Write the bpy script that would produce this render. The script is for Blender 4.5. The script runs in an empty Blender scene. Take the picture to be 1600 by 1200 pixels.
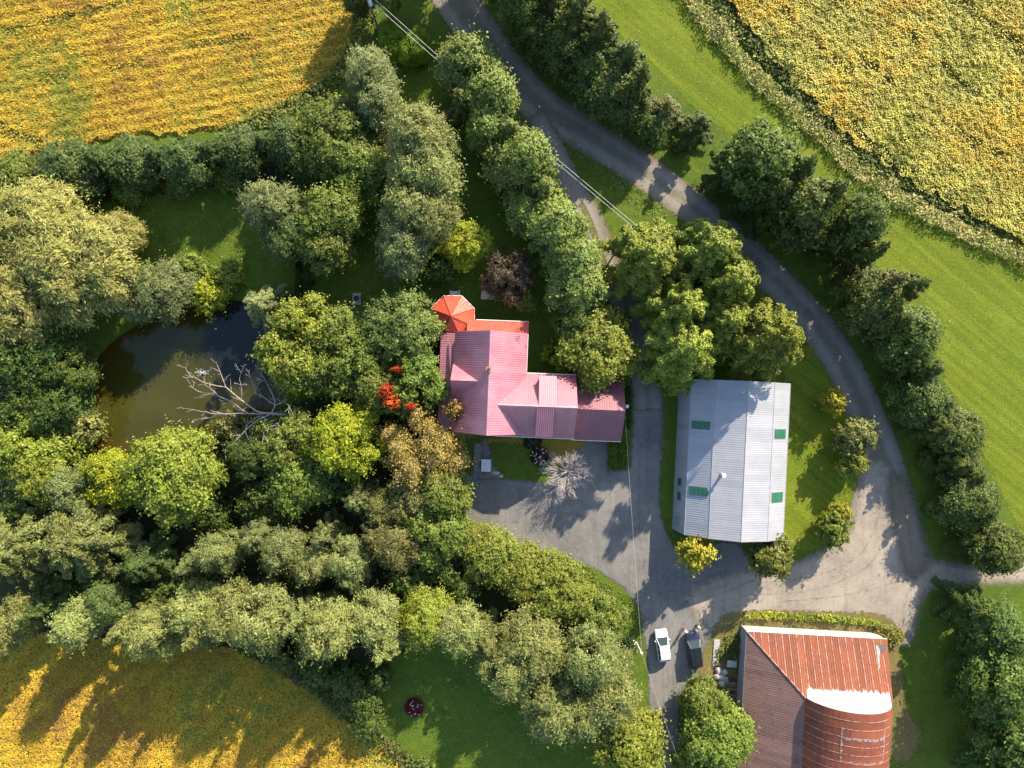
import bpy, bmesh, math, random
import numpy as np
from mathutils import Vector, Matrix

# ------------------------------------------------------------------ camera, sky, sun, exposure
scene = bpy.context.scene
COL = scene.collection
ALT = 100.0            # drone height (m) above the yard, looking straight down
PPM = 11.0             # pixels of the 1600 px photograph per metre on the ground
SUN_EL = math.radians(27.5)
SHX, SHY = -0.53, -0.848    # direction in which shadows fall

cam_d = bpy.data.cameras.new('camera'); cam = bpy.data.objects.new('camera', cam_d); COL.objects.link(cam)
cam.location = (0, 0, ALT); cam.rotation_euler = (0, 0, 0)
cam_d.sensor_width = 36.0; cam_d.lens = 36.0 * (ALT * PPM) / 1600.0
cam_d.clip_start = 1.0; cam_d.clip_end = 6000.0
scene.camera = cam

world = bpy.data.worlds.new('World'); scene.world = world; world.use_nodes = True
wn = world.node_tree.nodes; wl = world.node_tree.links
bgn = wn.get('Background') or wn.new('ShaderNodeBackground')
sky = wn.new('ShaderNodeTexSky'); sky.sky_type = 'NISHITA'; sky.sun_disc = False
sky.sun_elevation = SUN_EL; sky.sun_rotation = math.atan2(-SHX, -SHY)
sky.air_density = 1.0; sky.dust_density = 0.8; sky.ozone_density = 1.0
wl.new(sky.outputs['Color'], bgn.inputs['Color']); bgn.inputs['Strength'].default_value = 0.145
sun_d = bpy.data.lights.new('sun', 'SUN'); sun = bpy.data.objects.new('sun', sun_d); COL.objects.link(sun)
sun_d.energy = 5.0; sun_d.angle = math.radians(0.53); sun_d.color = (1.0, 0.89, 0.72)
sd_ = Vector((SHX * math.cos(SUN_EL), SHY * math.cos(SUN_EL), -math.sin(SUN_EL)))
sun.rotation_euler = sd_.to_track_quat('-Z', 'Y').to_euler(); sun.location = (40, 60, 60)
scene.view_settings.view_transform = 'Standard'; scene.view_settings.look = 'None'
scene.view_settings.exposure = 1.35; scene.view_settings.gamma = 1.0
scene.view_settings.use_curve_mapping = False
scene.render.engine = 'CYCLES'
scene.cycles.max_bounces = 5; scene.cycles.diffuse_bounces = 3; scene.cycles.glossy_bounces = 2
scene.cycles.transmission_bounces = 3; scene.cycles.transparent_max_bounces = 6
scene.cycles.use_denoising = True

# ------------------------------------------------------------------ helpers
def G(px, py, z=0.0):
    """place on the plane of height z that the photograph shows at pixel px, py (of 1600 x 1200)"""
    k = (1.0 - z / ALT) / PPM
    return ((px - 800.0) * k, (600.0 - py) * k)

def lin(r, g, b):
    f = lambda c: (c / 255.0) / 12.92 if c <= 10 else (((c / 255.0) + 0.055) / 1.055) ** 2.4
    return (f(r), f(g), f(b))

def tag(o, label=None, cat=None, group=None, kind=None):
    if label: o['label'] = label
    if cat: o['category'] = cat
    if group: o['group'] = group
    if kind: o['kind'] = kind
    return o

def empty(name, loc=(0, 0, 0), rz=0.0):
    o = bpy.data.objects.new(name, None); COL.objects.link(o)
    o.location = loc; o.rotation_euler = (0, 0, rz); o.empty_display_size = 0.5
    return o

def link(name, me, parent=None, loc=None, rz=None):
    o = bpy.data.objects.new(name, me); COL.objects.link(o)
    if parent: o.parent = parent
    if loc is not None: o.location = loc
    if rz is not None: o.rotation_euler = (0, 0, rz)
    return o

def mesh_np(name, V, F, mat=None, smooth=False, fattr=None, vattr=None):
    """V (n,3); F (m,k) array of equal faces"""
    V = np.asarray(V, dtype=np.float32); F = np.asarray(F, dtype=np.int32)
    me = bpy.data.meshes.new(name)
    m, k = F.shape
    me.vertices.add(len(V)); me.vertices.foreach_set('co', V.ravel())
    me.loops.add(m * k); me.loops.foreach_set('vertex_index', F.ravel())
    me.polygons.add(m); me.polygons.foreach_set('loop_start', np.arange(0, m * k, k, dtype=np.int32))
    if smooth: me.polygons.foreach_set('use_smooth', np.ones(m, dtype=bool))
    for nm, arr in (fattr or {}).items():
        a = me.attributes.new(nm, 'FLOAT_COLOR', 'FACE'); a.data.foreach_set('color', np.asarray(arr, dtype=np.float32).ravel())
    for nm, arr in (vattr or {}).items():
        a = me.attributes.new(nm, 'FLOAT', 'POINT'); a.data.foreach_set('value', np.asarray(arr, dtype=np.float32).ravel())
    me.update(calc_edges=True)
    if mat: me.materials.append(mat)
    return me

class MB:
    """collects polygons for one mesh"""
    def __init__(s): s.v = []; s.f = []; s.m = []
    def poly(s, pts, m=0):
        i = len(s.v); s.v += [tuple(p) for p in pts]; s.f.append(tuple(range(i, i + len(pts)))); s.m.append(m); return s
    def box(s, x0, x1, y0, y1, z0, z1, m=0):
        p = [(x0,y0,z0),(x1,y0,z0),(x1,y1,z0),(x0,y1,z0),(x0,y0,z1),(x1,y0,z1),(x1,y1,z1),(x0,y1,z1)]
        i = len(s.v); s.v += p
        for q in ((0,3,2,1),(4,5,6,7),(0,1,5,4),(1,2,6,5),(2,3,7,6),(3,0,4,7)):
            s.f.append(tuple(i + a for a in q)); s.m.append(m)
        return s
    def prism(s, poly, z0, z1, m=0):
        n = len(poly); i = len(s.v)
        s.v += [(p[0], p[1], z0) for p in poly] + [(p[0], p[1], z1) for p in poly]
        s.f.append(tuple(i + a for a in reversed(range(n)))); s.f.append(tuple(i + n + a for a in range(n))); s.m += [m, m]
        for a in range(n):
            b = (a + 1) % n; s.f.append((i + a, i + b, i + n + b, i + n + a)); s.m.append(m)
        return s
    def extrude(s, pts, d, m=0):
        """planar polygon pts swept by vector d"""
        n = len(pts); i = len(s.v); d = Vector(d)
        s.v += [tuple(p) for p in pts] + [tuple(Vector(p) + d) for p in pts]
        s.f.append(tuple(i + a for a in range(n))); s.f.append(tuple(i + n + a for a in reversed(range(n)))); s.m += [m, m]
        for a in range(n):
            b = (a + 1) % n; s.f.append((i + a, i + n + a, i + n + b, i + b)); s.m.append(m)
        return s
    def tube(s, p0, p1, r0, r1=None, n=8, m=0, cap=True):
        r1 = r0 if r1 is None else r1
        p0 = Vector(p0); p1 = Vector(p1); d = (p1 - p0)
        if d.length < 1e-6: return s
        d.normalize(); a = d.orthogonal().normalized(); b = d.cross(a); i = len(s.v)
        for p, r in ((p0, r0), (p1, r1)):
            for k in range(n):
                t = 2 * math.pi * k / n; s.v.append(tuple(p + a * (r * math.cos(t)) + b * (r * math.sin(t))))
        for k in range(n):
            j = (k + 1) % n; s.f.append((i + k, i + j, i + n + j, i + n + k)); s.m.append(m)
        if cap:
            s.f.append(tuple(i + k for k in reversed(range(n)))); s.f.append(tuple(i + n + k for k in range(n))); s.m += [m, m]
        return s
    def mesh(s, name, mats, smooth=False, bevel=0.0):
        me = bpy.data.meshes.new(name); me.from_pydata(s.v, [], s.f)
        for mt in (mats if isinstance(mats, (list, tuple)) else [mats]): me.materials.append(mt)
        me.polygons.foreach_set('material_index', s.m)
        if smooth: me.polygons.foreach_set('use_smooth', [True] * len(s.f))
        me.update()
        bm = bmesh.new(); bm.from_mesh(me)
        if bevel > 0:
            bmesh.ops.remove_doubles(bm, verts=bm.verts, dist=1e-5)
            bmesh.ops.bevel(bm, geom=[e for e in bm.edges if len(e.link_faces) == 2 and e.calc_face_angle(0) > 0.5], offset=bevel, segments=1, affect='EDGES')
        bmesh.ops.recalc_face_normals(bm, faces=bm.faces); bm.to_mesh(me); bm.free()
        return me
    def build(s, name, mats, parent=None, smooth=False, bevel=0.0):
        return link(name, s.mesh(name, mats, smooth, bevel), parent)

# ------------------------------------------------------------------ materials
class NT:
    def __init__(s, name):
        s.mat = bpy.data.materials.new(name); s.mat.use_nodes = True
        s.t = s.mat.node_tree; s.n = s.t.nodes; s.n.clear()
        s.out = s.n.new('ShaderNodeOutputMaterial')
    def new(s, typ, **kw):
        nd = s.n.new(typ)
        for k, v in kw.items(): setattr(nd, k, v)
        return nd
    def L(s, a, b): s.t.links.new(a, b)
    def val(s, sock, v):
        if hasattr(v, 'is_linked') or isinstance(v, bpy.types.NodeSocket): s.L(v, sock)
        elif isinstance(v, (tuple, list)) and len(v) == 3 and sock.type == 'RGBA': sock.default_value = (*v, 1)
        else: sock.default_value = v
    def coord(s, kind='Object'):
        if not hasattr(s, '_tc'): s._tc = s.new('ShaderNodeTexCoord')
        return s._tc.outputs[kind]
    def mapping(s, vec, scale=(1, 1, 1), rot=(0, 0, 0), loc=(0, 0, 0)):
        m = s.new('ShaderNodeMapping'); s.L(vec, m.inputs['Vector'])
        m.inputs['Scale'].default_value = scale; m.inputs['Rotation'].default_value = rot; m.inputs['Location'].default_value = loc
        return m.outputs['Vector']
    def noise(s, scale, detail=4.0, rough=0.6, vec=None, dist=0.0):
        nd = s.new('ShaderNodeTexNoise'); s.L(vec if vec is not None else s.coord(), nd.inputs['Vector'])
        nd.inputs['Scale'].default_value = scale; nd.inputs['Detail'].default_value = detail; nd.inputs['Roughness'].default_value = rough
        nd.inputs['Distortion'].default_value = dist
        return nd.outputs['Fac']
    def ramp(s, fac, lo, hi, a=0.0, b=1.0):
        m = s.new('ShaderNodeMapRange'); m.interpolation_type = 'SMOOTHSTEP'; s.L(fac, m.inputs['Value'])
        m.inputs['From Min'].default_value = lo; m.inputs['From Max'].default_value = hi
        m.inputs['To Min'].default_value = a; m.inputs['To Max'].default_value = b
        return m.outputs['Result']
    def math(s, op, a, b=None, c=None):
        m = s.new('ShaderNodeMath', operation=op)
        for i, x in enumerate((a, b, c)):
            if x is not None: s.val(m.inputs[i], x)
        return m.outputs[0]
    def mix(s, fac, a, b, mode='MIX'):
        m = s.new('ShaderNodeMix', data_type='RGBA', blend_type=mode)
        s.val(m.inputs[0], fac); s.val(m.inputs[6], a); s.val(m.inputs[7], b)
        return m.outputs[2]
    def bump(s, h, strength=0.4, dist=0.05):
        b = s.new('ShaderNodeBump'); s.L(h, b.inputs['Height']); b.inputs['Strength'].default_value = strength; b.inputs['Distance'].default_value = dist
        return b.outputs['Normal']
    def bsdf(s, color, rough=0.8, spec=0.3, metal=0.0, normal=None, coat=0.0, ior=1.5):
        p = s.new('ShaderNodeBsdfPrincipled'); p.inputs['IOR'].default_value = ior; s.val(p.inputs['Base Color'], color); s.val(p.inputs['Roughness'], rough)
        s.val(p.inputs['Specular IOR Level'], spec); s.val(p.inputs['Metallic'], metal)
        if coat: p.inputs['Coat Weight'].default_value = coat; p.inputs['Coat Roughness'].default_value = 0.05
        if normal is not None: s.L(normal, p.inputs['Normal'])
        return p.outputs['BSDF']
    def done(s, sh):
        s.L(sh, s.out.inputs['Surface']); return s.mat
    def fade(s, sh, amp=0.9, width=0.12, scale=1.3):
        """ragged border: the sheet thins out where its distance to the border ('sd') falls below a noise"""
        at = s.new('ShaderNodeAttribute', attribute_name='sd')
        n1 = s.noise(scale, 6.0, 0.72); e = s.math('MULTIPLY_ADD', s.math('SUBTRACT', n1, 0.5), amp * 2.0, at.outputs['Fac'])
        al = s.ramp(e, -width, width)
        tr = s.new('ShaderNodeBsdfTransparent'); mx = s.new('ShaderNodeMixShader')
        s.L(al, mx.inputs[0]); s.L(tr.outputs[0], mx.inputs[1]); s.L(sh, mx.inputs[2])
        return mx.outputs[0]

def simple(name, c, rough=0.6, spec=0.4, metal=0.0, var=0.18, scale=4.0, coat=0.0, bump=0.0):
    t = NT(name); n = t.noise(scale, 5.0, 0.65)
    col = t.mix(t.ramp(n, 0.25, 0.75), tuple(x * (1 - var) for x in c), tuple(min(1, x * (1 + var)) for x in c))
    nm = t.bump(t.noise(scale * 6, 3.0), bump, 0.02) if bump else None
    return t.done(t.bsdf(col, rough, spec, metal, nm, coat))

def leaf_material(name='leaf', rough=0.55, trans=0.36):
    t = NT(name); oi = t.new('ShaderNodeObjectInfo'); at = t.new('ShaderNodeAttribute', attribute_name='lc')
    sp = t.new('ShaderNodeSeparateColor'); t.L(at.outputs['Color'], sp.inputs[0])
    base = oi.outputs['Color']
    yel = t.mix(0.5, base, (0.30, 0.27, 0.02))
    c1 = t.mix(sp.outputs[1], base, yel)
    hv = t.new('ShaderNodeHueSaturation'); t.L(c1, hv.inputs['Color'])
    t.L(t.math('MULTIPLY_ADD', oi.outputs['Random'], 0.24, 0.88), hv.inputs['Value'])
    t.L(t.math('MULTIPLY_ADD', oi.outputs['Random'], 0.02, 0.49), hv.inputs['Hue'])
    mulg = t.new('ShaderNodeCombineColor'); [t.L(sp.outputs[0], mulg.inputs[i]) for i in range(3)]
    c2 = t.mix(1.0, hv.outputs['Color'], mulg.outputs[0], 'MULTIPLY')
    pb = t.bsdf(c2, rough, 0.35)
    tr = t.new('ShaderNodeBsdfTranslucent'); t.L(t.mix(0.5, c2, (0.2, 0.24, 0.02)), tr.inputs['Color'])
    mx = t.new('ShaderNodeMixShader'); mx.inputs[0].default_value = trans
    t.L(pb, mx.inputs[1]); t.L(tr.outputs[0], mx.inputs[2])
    return t.done(mx.outputs[0])

LEAF = leaf_material()

def crop_material(name, trans=0.2):
    """leaf colour straight from the leaves' own colour attribute"""
    t = NT(name); at = t.new('ShaderNodeAttribute', attribute_name='lc')
    pb = t.bsdf(at.outputs['Color'], 0.6, 0.25)
    tr = t.new('ShaderNodeBsdfTranslucent'); t.L(at.outputs['Color'], tr.inputs['Color'])
    mx = t.new('ShaderNodeMixShader'); mx.inputs[0].default_value = trans
    t.L(pb, mx.inputs[1]); t.L(tr.outputs[0], mx.inputs[2])
    return t.done(mx.outputs[0])
CROP = crop_material('crop_leaf')

def grass_material(name, a, b, c, fade=False, stripe=None, amp=0.6):
    t = NT(name)
    n1 = t.noise(0.09, 4, 0.6); n2 = t.noise(0.9, 5, 0.7); n3 = t.noise(9.0, 4, 0.75)
    col = t.mix(t.ramp(n1, 0.3, 0.7), a, b)
    col = t.mix(t.ramp(n2, 0.45, 0.8, 0, 0.7), col, c)
    n8 = t.noise(0.22, 6, 0.72, dist=0.6); col = t.mix(t.ramp(n8, 0.5, 0.68, 0, 0.5), col, tuple((x + y) / 2 for x, y in zip(b, c)))
    if stripe:
        w = t.new('ShaderNodeTexNoise'); t.L(t.mapping(t.mapping(t.coord(), rot=(0, 0, stripe)), (0.04, 1.1, 1)), w.inputs['Vector']); w.inputs['Scale'].default_value = 1.0; w.inputs['Detail'].default_value = 3
        col = t.mix(t.ramp(w.outputs['Fac'], 0.38, 0.62, 0, 0.5), col, tuple(x * 0.62 for x in a))
    n4 = t.noise(3.2, 4, 0.7); n5 = t.noise(0.35, 6, 0.75)
    col = t.mix(t.ramp(n5, 0.48, 0.72, 0, 0.5), col, tuple(x * 0.6 for x in a)); col = t.mix(t.ramp(t.noise(0.55, 5, 0.8), 0.58, 0.75, 0, 0.45), col, c)
    dk = t.ramp(n3, 0.3, 0.7, 0.62, 1.3)
    g = t.new('ShaderNodeCombineColor'); [t.L(dk, g.inputs[i]) for i in range(3)]
    col = t.mix(1.0, col, g.outputs[0], 'MULTIPLY')
    dk2 = t.ramp(n4, 0.3, 0.7, 0.78, 1.2); g2 = t.new('ShaderNodeCombineColor'); [t.L(dk2, g2.inputs[i]) for i in range(3)]
    col = t.mix(1.0, col, g2.outputs[0], 'MULTIPLY')
    sh = t.bsdf(col, 0.85, 0.15, normal=t.bump(n3, 0.55, 0.12))
    return t.done(t.fade(sh, amp) if fade else sh)

GRASS = grass_material('grass', (0.058, 0.104, 0.010), (0.088, 0.132, 0.012), (0.15, 0.15, 0.024))
LAWN = grass_material('lawn', (0.110, 0.156, 0.009), (0.145, 0.180, 0.011), (0.19, 0.185, 0.024), fade=True, stripe=math.radians(40), amp=1.2)
DRYGRASS = grass_material('dry_grass', (0.13, 0.12, 0.035), (0.17, 0.13, 0.05), (0.21, 0.16, 0.07), fade=True, amp=1.3)

def gravel_material(name, a, b, c, track=False, amp=0.75, width=0.3):
    t = NT(name)
    n1 = t.noise(0.16, 5, 0.6); n2 = t.noise(1.3, 5, 0.7); n3 = t.noise(16.0, 3, 0.8); n4 = t.noise(5.0, 3, 0.7)
    col = t.mix(t.ramp(n1, 0.36, 0.62), tuple(x * 0.9 for x in a), tuple(x * 1.06 for x in b)); col = t.mix(t.ramp(n2, 0.42, 0.75, 0, 0.7), col, c)
    n6 = t.noise(0.5, 6, 0.8); col = t.mix(t.ramp(n6, 0.5, 0.72, 0, 0.35), col, tuple(x * 0.62 for x in a))
    # faint wheel marks
    w = t.noise(1.0, 3, 0.6, vec=t.mapping(t.coord(), (1.6, 0.12, 1), (0, 0, 0.15)), dist=0.4)
    col = t.mix(t.ramp(w, 0.5, 0.7, 0, 0.28), col, tuple(x * 0.6 for x in a))
    dk = t.ramp(n3, 0.25, 0.75, 0.68, 1.28); g = t.new('ShaderNodeCombineColor'); [t.L(dk, g.inputs[i]) for i in range(3)]
    col = t.mix(1.0, col, g.outputs[0], 'MULTIPLY')
    dk = t.ramp(n4, 0.25, 0.75, 0.86, 1.12); g = t.new('ShaderNodeCombineColor'); [t.L(dk, g.inputs[i]) for i in range(3)]
    col = t.mix(1.0, col, g.outputs[0], 'MULTIPLY')
    if track:
        at_ = t.new('ShaderNodeAttribute', attribute_name='sd'); wob = t.math('MULTIPLY_ADD', t.math('SUBTRACT', t.noise(0.5, 4, 0.7), 0.5), 1.0, at_.outputs['Fac'])
        mid = t.ramp(wob, 1.75, 2.25); col = t.mix(t.math('MULTIPLY', mid, 0.55), col, (0.13, 0.115, 0.07))
        edg = t.ramp(wob, 0.75, 0.25); col = t.mix(t.math('MULTIPLY', edg, 0.6), col, (0.16, 0.125, 0.07))
        tr1 = t.math('MULTIPLY', t.ramp(wob, 0.8, 1.1), t.ramp(wob, 1.75, 1.45)); col = t.mix(t.math('MULTIPLY', tr1, 0.4), col, tuple(x * 1.12 for x in c))
    sp = t.noise(2.6, 2, 0.5); col = t.mix(t.ramp(sp, 0.72, 0.76, 0, 0.5), col, (0.20, 0.16, 0.08))   # scattered fallen leaves
    sh = t.bsdf(col, 0.92, 0.15, normal=t.bump(n3, 0.5, 0.03))
    return t.done(t.fade(sh, amp, width))
GRAVEL_D = gravel_material('grey_gravel', (0.148, 0.142, 0.135), (0.180, 0.168, 0.152), (0.205, 0.185, 0.16))
GRAVEL_T = gravel_material('lane_gravel', (0.175, 0.158, 0.138), (0.215, 0.192, 0.163), (0.25, 0.216, 0.175), track=True)
GRAVEL_L = gravel_material('beige_gravel', (0.25, 0.212, 0.168), (0.30, 0.252, 0.195), (0.33, 0.285, 0.225), amp=0.9, width=0.9)
DIRT = gravel_material('brown_dirt', (0.19, 0.15, 0.115), (0.22, 0.175, 0.13), (0.20, 0.17, 0.10), amp=1.2, width=1.0)
SOIL = gravel_material('field_soil', (0.24, 0.18, 0.028), (0.29, 0.20, 0.026), (0.20, 0.17, 0.03), amp=1.2)
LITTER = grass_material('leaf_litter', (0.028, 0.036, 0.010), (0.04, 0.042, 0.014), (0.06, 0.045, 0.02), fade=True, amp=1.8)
CONC = simple('concrete', (0.36, 0.34, 0.31), 0.85, 0.2, var=0.25, scale=2.5, bump=0.3)
WOOD_G = simple('weathered_wood', (0.22, 0.19, 0.16), 0.85, 0.2, var=0.35, scale=3.0)
WOOD_D = simple('dark_wood', (0.075, 0.05, 0.035), 0.85, 0.2, var=0.35, scale=3.0)
BARK = simple('bark', (0.085, 0.068, 0.05), 0.9, 0.1, var=0.4, scale=5.0, bump=0.5)
BARK_P = simple('pale_dead_bark', (0.30, 0.25, 0.22), 0.85, 0.15, var=0.3, scale=3.0)
BARK_T = simple('pinkish_twig_bark', (0.43, 0.38, 0.35), 0.8, 0.2, var=0.2, scale=1.0)
WHITE = simple('white_paint', (0.74, 0.73, 0.70), 0.5, 0.4, var=0.07, scale=2.0)
DARK = simple('dark_trim', (0.03, 0.03, 0.032), 0.5, 0.4, var=0.2)
GALV = simple('galvanised_steel', (0.45, 0.46, 0.48), 0.4, 0.5, metal=0.6, var=0.12)
BRICK = simple('chimney_brick', (0.30, 0.17, 0.11), 0.85, 0.2, var=0.35, scale=7.0)
CREAM = simple('cream_siding', (0.55, 0.52, 0.45), 0.7, 0.3, var=0.08)

def glass_mat(name, c=(0.02, 0.03, 0.035)):
    t = NT(name); n = t.noise(1.5, 3); return t.done(t.bsdf(t.mix(n, c, tuple(x * 1.6 for x in c)), 0.06, 0.45))
GLASS = glass_mat('dark_glass')

def metal_roof(name, a, b, stain, rough=0.38, spec=0.5, coat=0.0, metal=0.0, stain_amt=0.35, ior=1.5):
    t = NT(name); oi = t.new('ShaderNodeObjectInfo')
    n1 = t.noise(0.5, 5, 0.65); n2 = t.noise(2.5, 5, 0.7); n3 = t.noise(14, 3, 0.7)
    col = t.mix(t.ramp(n1, 0.3, 0.7), a, b)
    col = t.mix(t.ramp(n2, 0.52, 0.8, 0, stain_amt), col, stain)
    v = t.math('MULTIPLY_ADD', oi.outputs['Random'], 0.14, 0.93); v = t.math('MULTIPLY', v, t.ramp(n3, 0.2, 0.8, 0.92, 1.06))
    g = t.new('ShaderNodeCombineColor'); [t.L(v, g.inputs[i]) for i in range(3)]
    col = t.mix(1.0, col, g.outputs[0], 'MULTIPLY')
    rg = t.ramp(n2, 0.2, 0.8, rough - 0.06, rough + 0.12)
    return t.done(t.bsdf(col, rg, spec, metal, t.bump(n1, 0.05, 0.05), coat, ior))
ROOF_PINK = metal_roof('faded_red_roof_metal', (0.325, 0.10, 0.138), (0.385, 0.152, 0.185), (0.27, 0.08, 0.105), 0.44, 0.6, stain_amt=0.6, ior=1.9)
ROOF_WING = metal_roof('crimson_roof_metal', (0.26, 0.056, 0.088), (0.305, 0.082, 0.115), (0.19, 0.045, 0.065), 0.45, 0.6, stain_amt=0.6, ior=1.9)
ROOF_BRN = metal_roof('stained_red_roof_metal', (0.22, 0.065, 0.092), (0.185, 0.068, 0.08), (0.11, 0.06, 0.045), 0.42, 0.5, stain_amt=0.6)
ROOF_ORG = metal_roof('orange_red_roof_metal', (0.46, 0.062, 0.036), (0.50, 0.085, 0.048), (0.38, 0.05, 0.034), 0.45, 0.3)
ROOF_SILV = metal_roof('white_grey_roof_metal', (0.265, 0.265, 0.282), (0.305, 0.30, 0.312), (0.235, 0.22, 0.22), 0.42, 0.5, stain_amt=0.3)
WALL_GREY = metal_roof('grey_wall_metal', (0.29, 0.285, 0.30), (0.32, 0.31, 0.32), (0.27, 0.26, 0.265), 0.5, 0.4)
WALL_WHITE = metal_roof('white_wall_metal', (0.34, 0.335, 0.325), (0.38, 0.375, 0.365), (0.27, 0.235, 0.21), 0.5, 0.4, stain_amt=0.5)
SKYL = metal_roof('green_skylight_sheet', (0.020, 0.105, 0.052), (0.028, 0.125, 0.062), (0.04, 0.15, 0.08), 0.45, 0.4)

def rust_material(name, a, b, dark, pale, pale_lo, axis):
    """rusted sheet metal; streaks run along local axis 0 (x) or 1 (y)"""
    t = NT(name); oi = t.new('ShaderNodeObjectInfo')
    sc = (0.35, 5.0, 1.0) if axis == 0 else (5.0, 0.35, 1.0)
    st = t.noise(1.0, 5, 0.7, vec=t.mapping(t.coord(), sc)); n1 = t.noise(0.6, 6, 0.7); n2 = t.noise(3.5, 5, 0.75); n3 = t.noise(12, 3, 0.8)
    col = t.mix(t.ramp(n1, 0.3, 0.7), a, b)
    col = t.mix(t.ramp(st, 0.42, 0.75, 0, 0.8), col, dark)
    m = t.math('MULTIPLY', t.ramp(st, 0.5, 0.75), t.ramp(n2, 0.45, 0.65))
    n7 = t.noise(0.9, 6, 0.8); col = t.mix(t.ramp(n7, 0.5, 0.66, 0, 0.75), col, dark)
    col = t.mix(t.ramp(n2, pale_lo, pale_lo + 0.1, 0, 0.75), col, pale)
    col = t.mix(t.math('MULTIPLY', m, 0.35), col, pale)
    v = t.math('MULTIPLY_ADD', oi.outputs['Random'], 0.3, 0.85); v = t.math('MULTIPLY', v, t.ramp(n3, 0.2, 0.8, 0.8, 1.2))
    g = t.new('ShaderNodeCombineColor'); [t.L(v, g.inputs[i]) for i in range(3)]
    col = t.mix(1.0, col, g.outputs[0], 'MULTIPLY')
    return t.done(t.bsdf(col, 0.75, 0.25, normal=t.bump(n2, 0.2, 0.03)))
RUST_N = rust_material('orange_rust', (0.215, 0.064, 0.029), (0.17, 0.052, 0.027), (0.115, 0.040, 0.027), (0.38, 0.25, 0.19), 0.62, 1)
RUST_W = rust_material('brown_grey_rust', (0.20, 0.105, 0.08), (0.17, 0.10, 0.082), (0.10, 0.066, 0.06), (0.32, 0.26, 0.235), 0.64, 0)
RUST_B = rust_material('barrel_rust', (0.225, 0.060, 0.027), (0.170, 0.046, 0.025), (0.095, 0.034, 0.026), (0.36, 0.25, 0.19), 0.66, 0)
t = NT('pale_seam'); n_ = t.noise(1.7, 5, .75); PALE_SEAM = t.done(t.bsdf(t.mix(t.ramp(n_, .38, .62), (0.22, 0.075, 0.035), (0.42, 0.29, 0.22)), .7, .3))
# ------------------------------------------------------------------ ground, pond, roads, fields
def seg_sd(P, poly):
    """signed distance (inside positive) of points P (n,2) to polygon"""
    poly = np.asarray(poly, dtype=np.float64); A = poly; B = np.roll(poly, -1, axis=0)
    d2 = np.full(len(P), 1e18); ins = np.zeros(len(P), dtype=bool)
    for a, b in zip(A, B):
        ab = b - a; t = np.clip(((P - a) @ ab) / max(ab @ ab, 1e-12), 0, 1)
        q = P - (a + t[:, None] * ab); d2 = np.minimum(d2, (q * q).sum(1))
        c = ((a[1] > P[:, 1]) != (b[1] > P[:, 1]))
        xs = (b[0] - a[0]) * (P[:, 1] - a[1]) / (b[1] - a[1] + 1e-12) + a[0]
        ins ^= c & (P[:, 0] < xs)
    d = np.sqrt(d2); return np.where(ins, d, -d)

def smooth_poly(pts, n=6, closed=True):
    """Catmull-Rom through points"""
    P = np.asarray(pts, dtype=float); m = len(P); out = []
    rng_ = range(m) if closed else range(m - 1)
    for i in rng_:
        if closed: p0, p1, p2, p3 = P[(i - 1) % m], P[i], P[(i + 1) % m], P[(i + 2) % m]
        else: p0, p1, p2, p3 = P[max(i - 1, 0)], P[i], P[i + 1], P[min(i + 2, m - 1)]
        for k in range(n):
            t = k / n; out.append(0.5 * ((2 * p1) + (-p0 + p2) * t + (2 * p0 - 5 * p1 + 4 * p2 - p3) * t * t + (-p0 + 3 * p1 - 3 * p2 + p3) * t ** 3))
    if not closed: out.append(P[-1])
    return np.array(out)

def wpoly(px, n=5):
    return smooth_poly([G(*p) for p in px], n)

def patch(name, poly, z, mat, res=0.6, margin=1.8):
    poly = np.asarray(poly); lo = poly.min(0) - margin; hi = poly.max(0) + margin
    xs = np.arange(lo[0], hi[0] + res, res); ys = np.arange(lo[1], hi[1] + res, res)
    X, Y = np.meshgrid(xs, ys, indexing='ij'); P = np.stack([X.ravel(), Y.ravel()], 1); sd = seg_sd(P, poly)
    nx, ny = len(xs), len(ys); I = np.arange(nx * ny).reshape(nx, ny)
    F = np.stack([I[:-1, :-1], I[1:, :-1], I[1:, 1:], I[:-1, 1:]], -1).reshape(-1, 4)
    F = F[(sd[F] > -margin).any(1)]
    used = np.unique(F); re = np.full(nx * ny, -1); re[used] = np.arange(len(used))
    V = np.stack([P[used, 0], P[used, 1], np.full(len(used), z)], 1)
    o = link(name, mesh_np(name, V, re[F], mat, vattr={'sd': sd[used]})); tag(o, kind='structure')
    return o

def ribbon(pts):
    """polygon of a lane from (px, py, width_px) points"""
    P = smooth_poly([(*G(a, b), w / PPM) for a, b, w in pts], 6, closed=False)
    C = P[:, :2]; T = np.gradient(C, axis=0); T /= np.linalg.norm(T, axis=1)[:, None]; N = np.stack([-T[:, 1], T[:, 0]], 1)
    return np.concatenate([C + N * P[:, 2:] / 2, (C - N * P[:, 2:] / 2)[::-1]])

POND = wpoly([(128, 650), (150, 565), (205, 515), (290, 478), (365, 472), (440, 490), (450, 560), (435, 630), (380, 665), (330, 690), (250, 705), (175, 712), (140, 690)])

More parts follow.
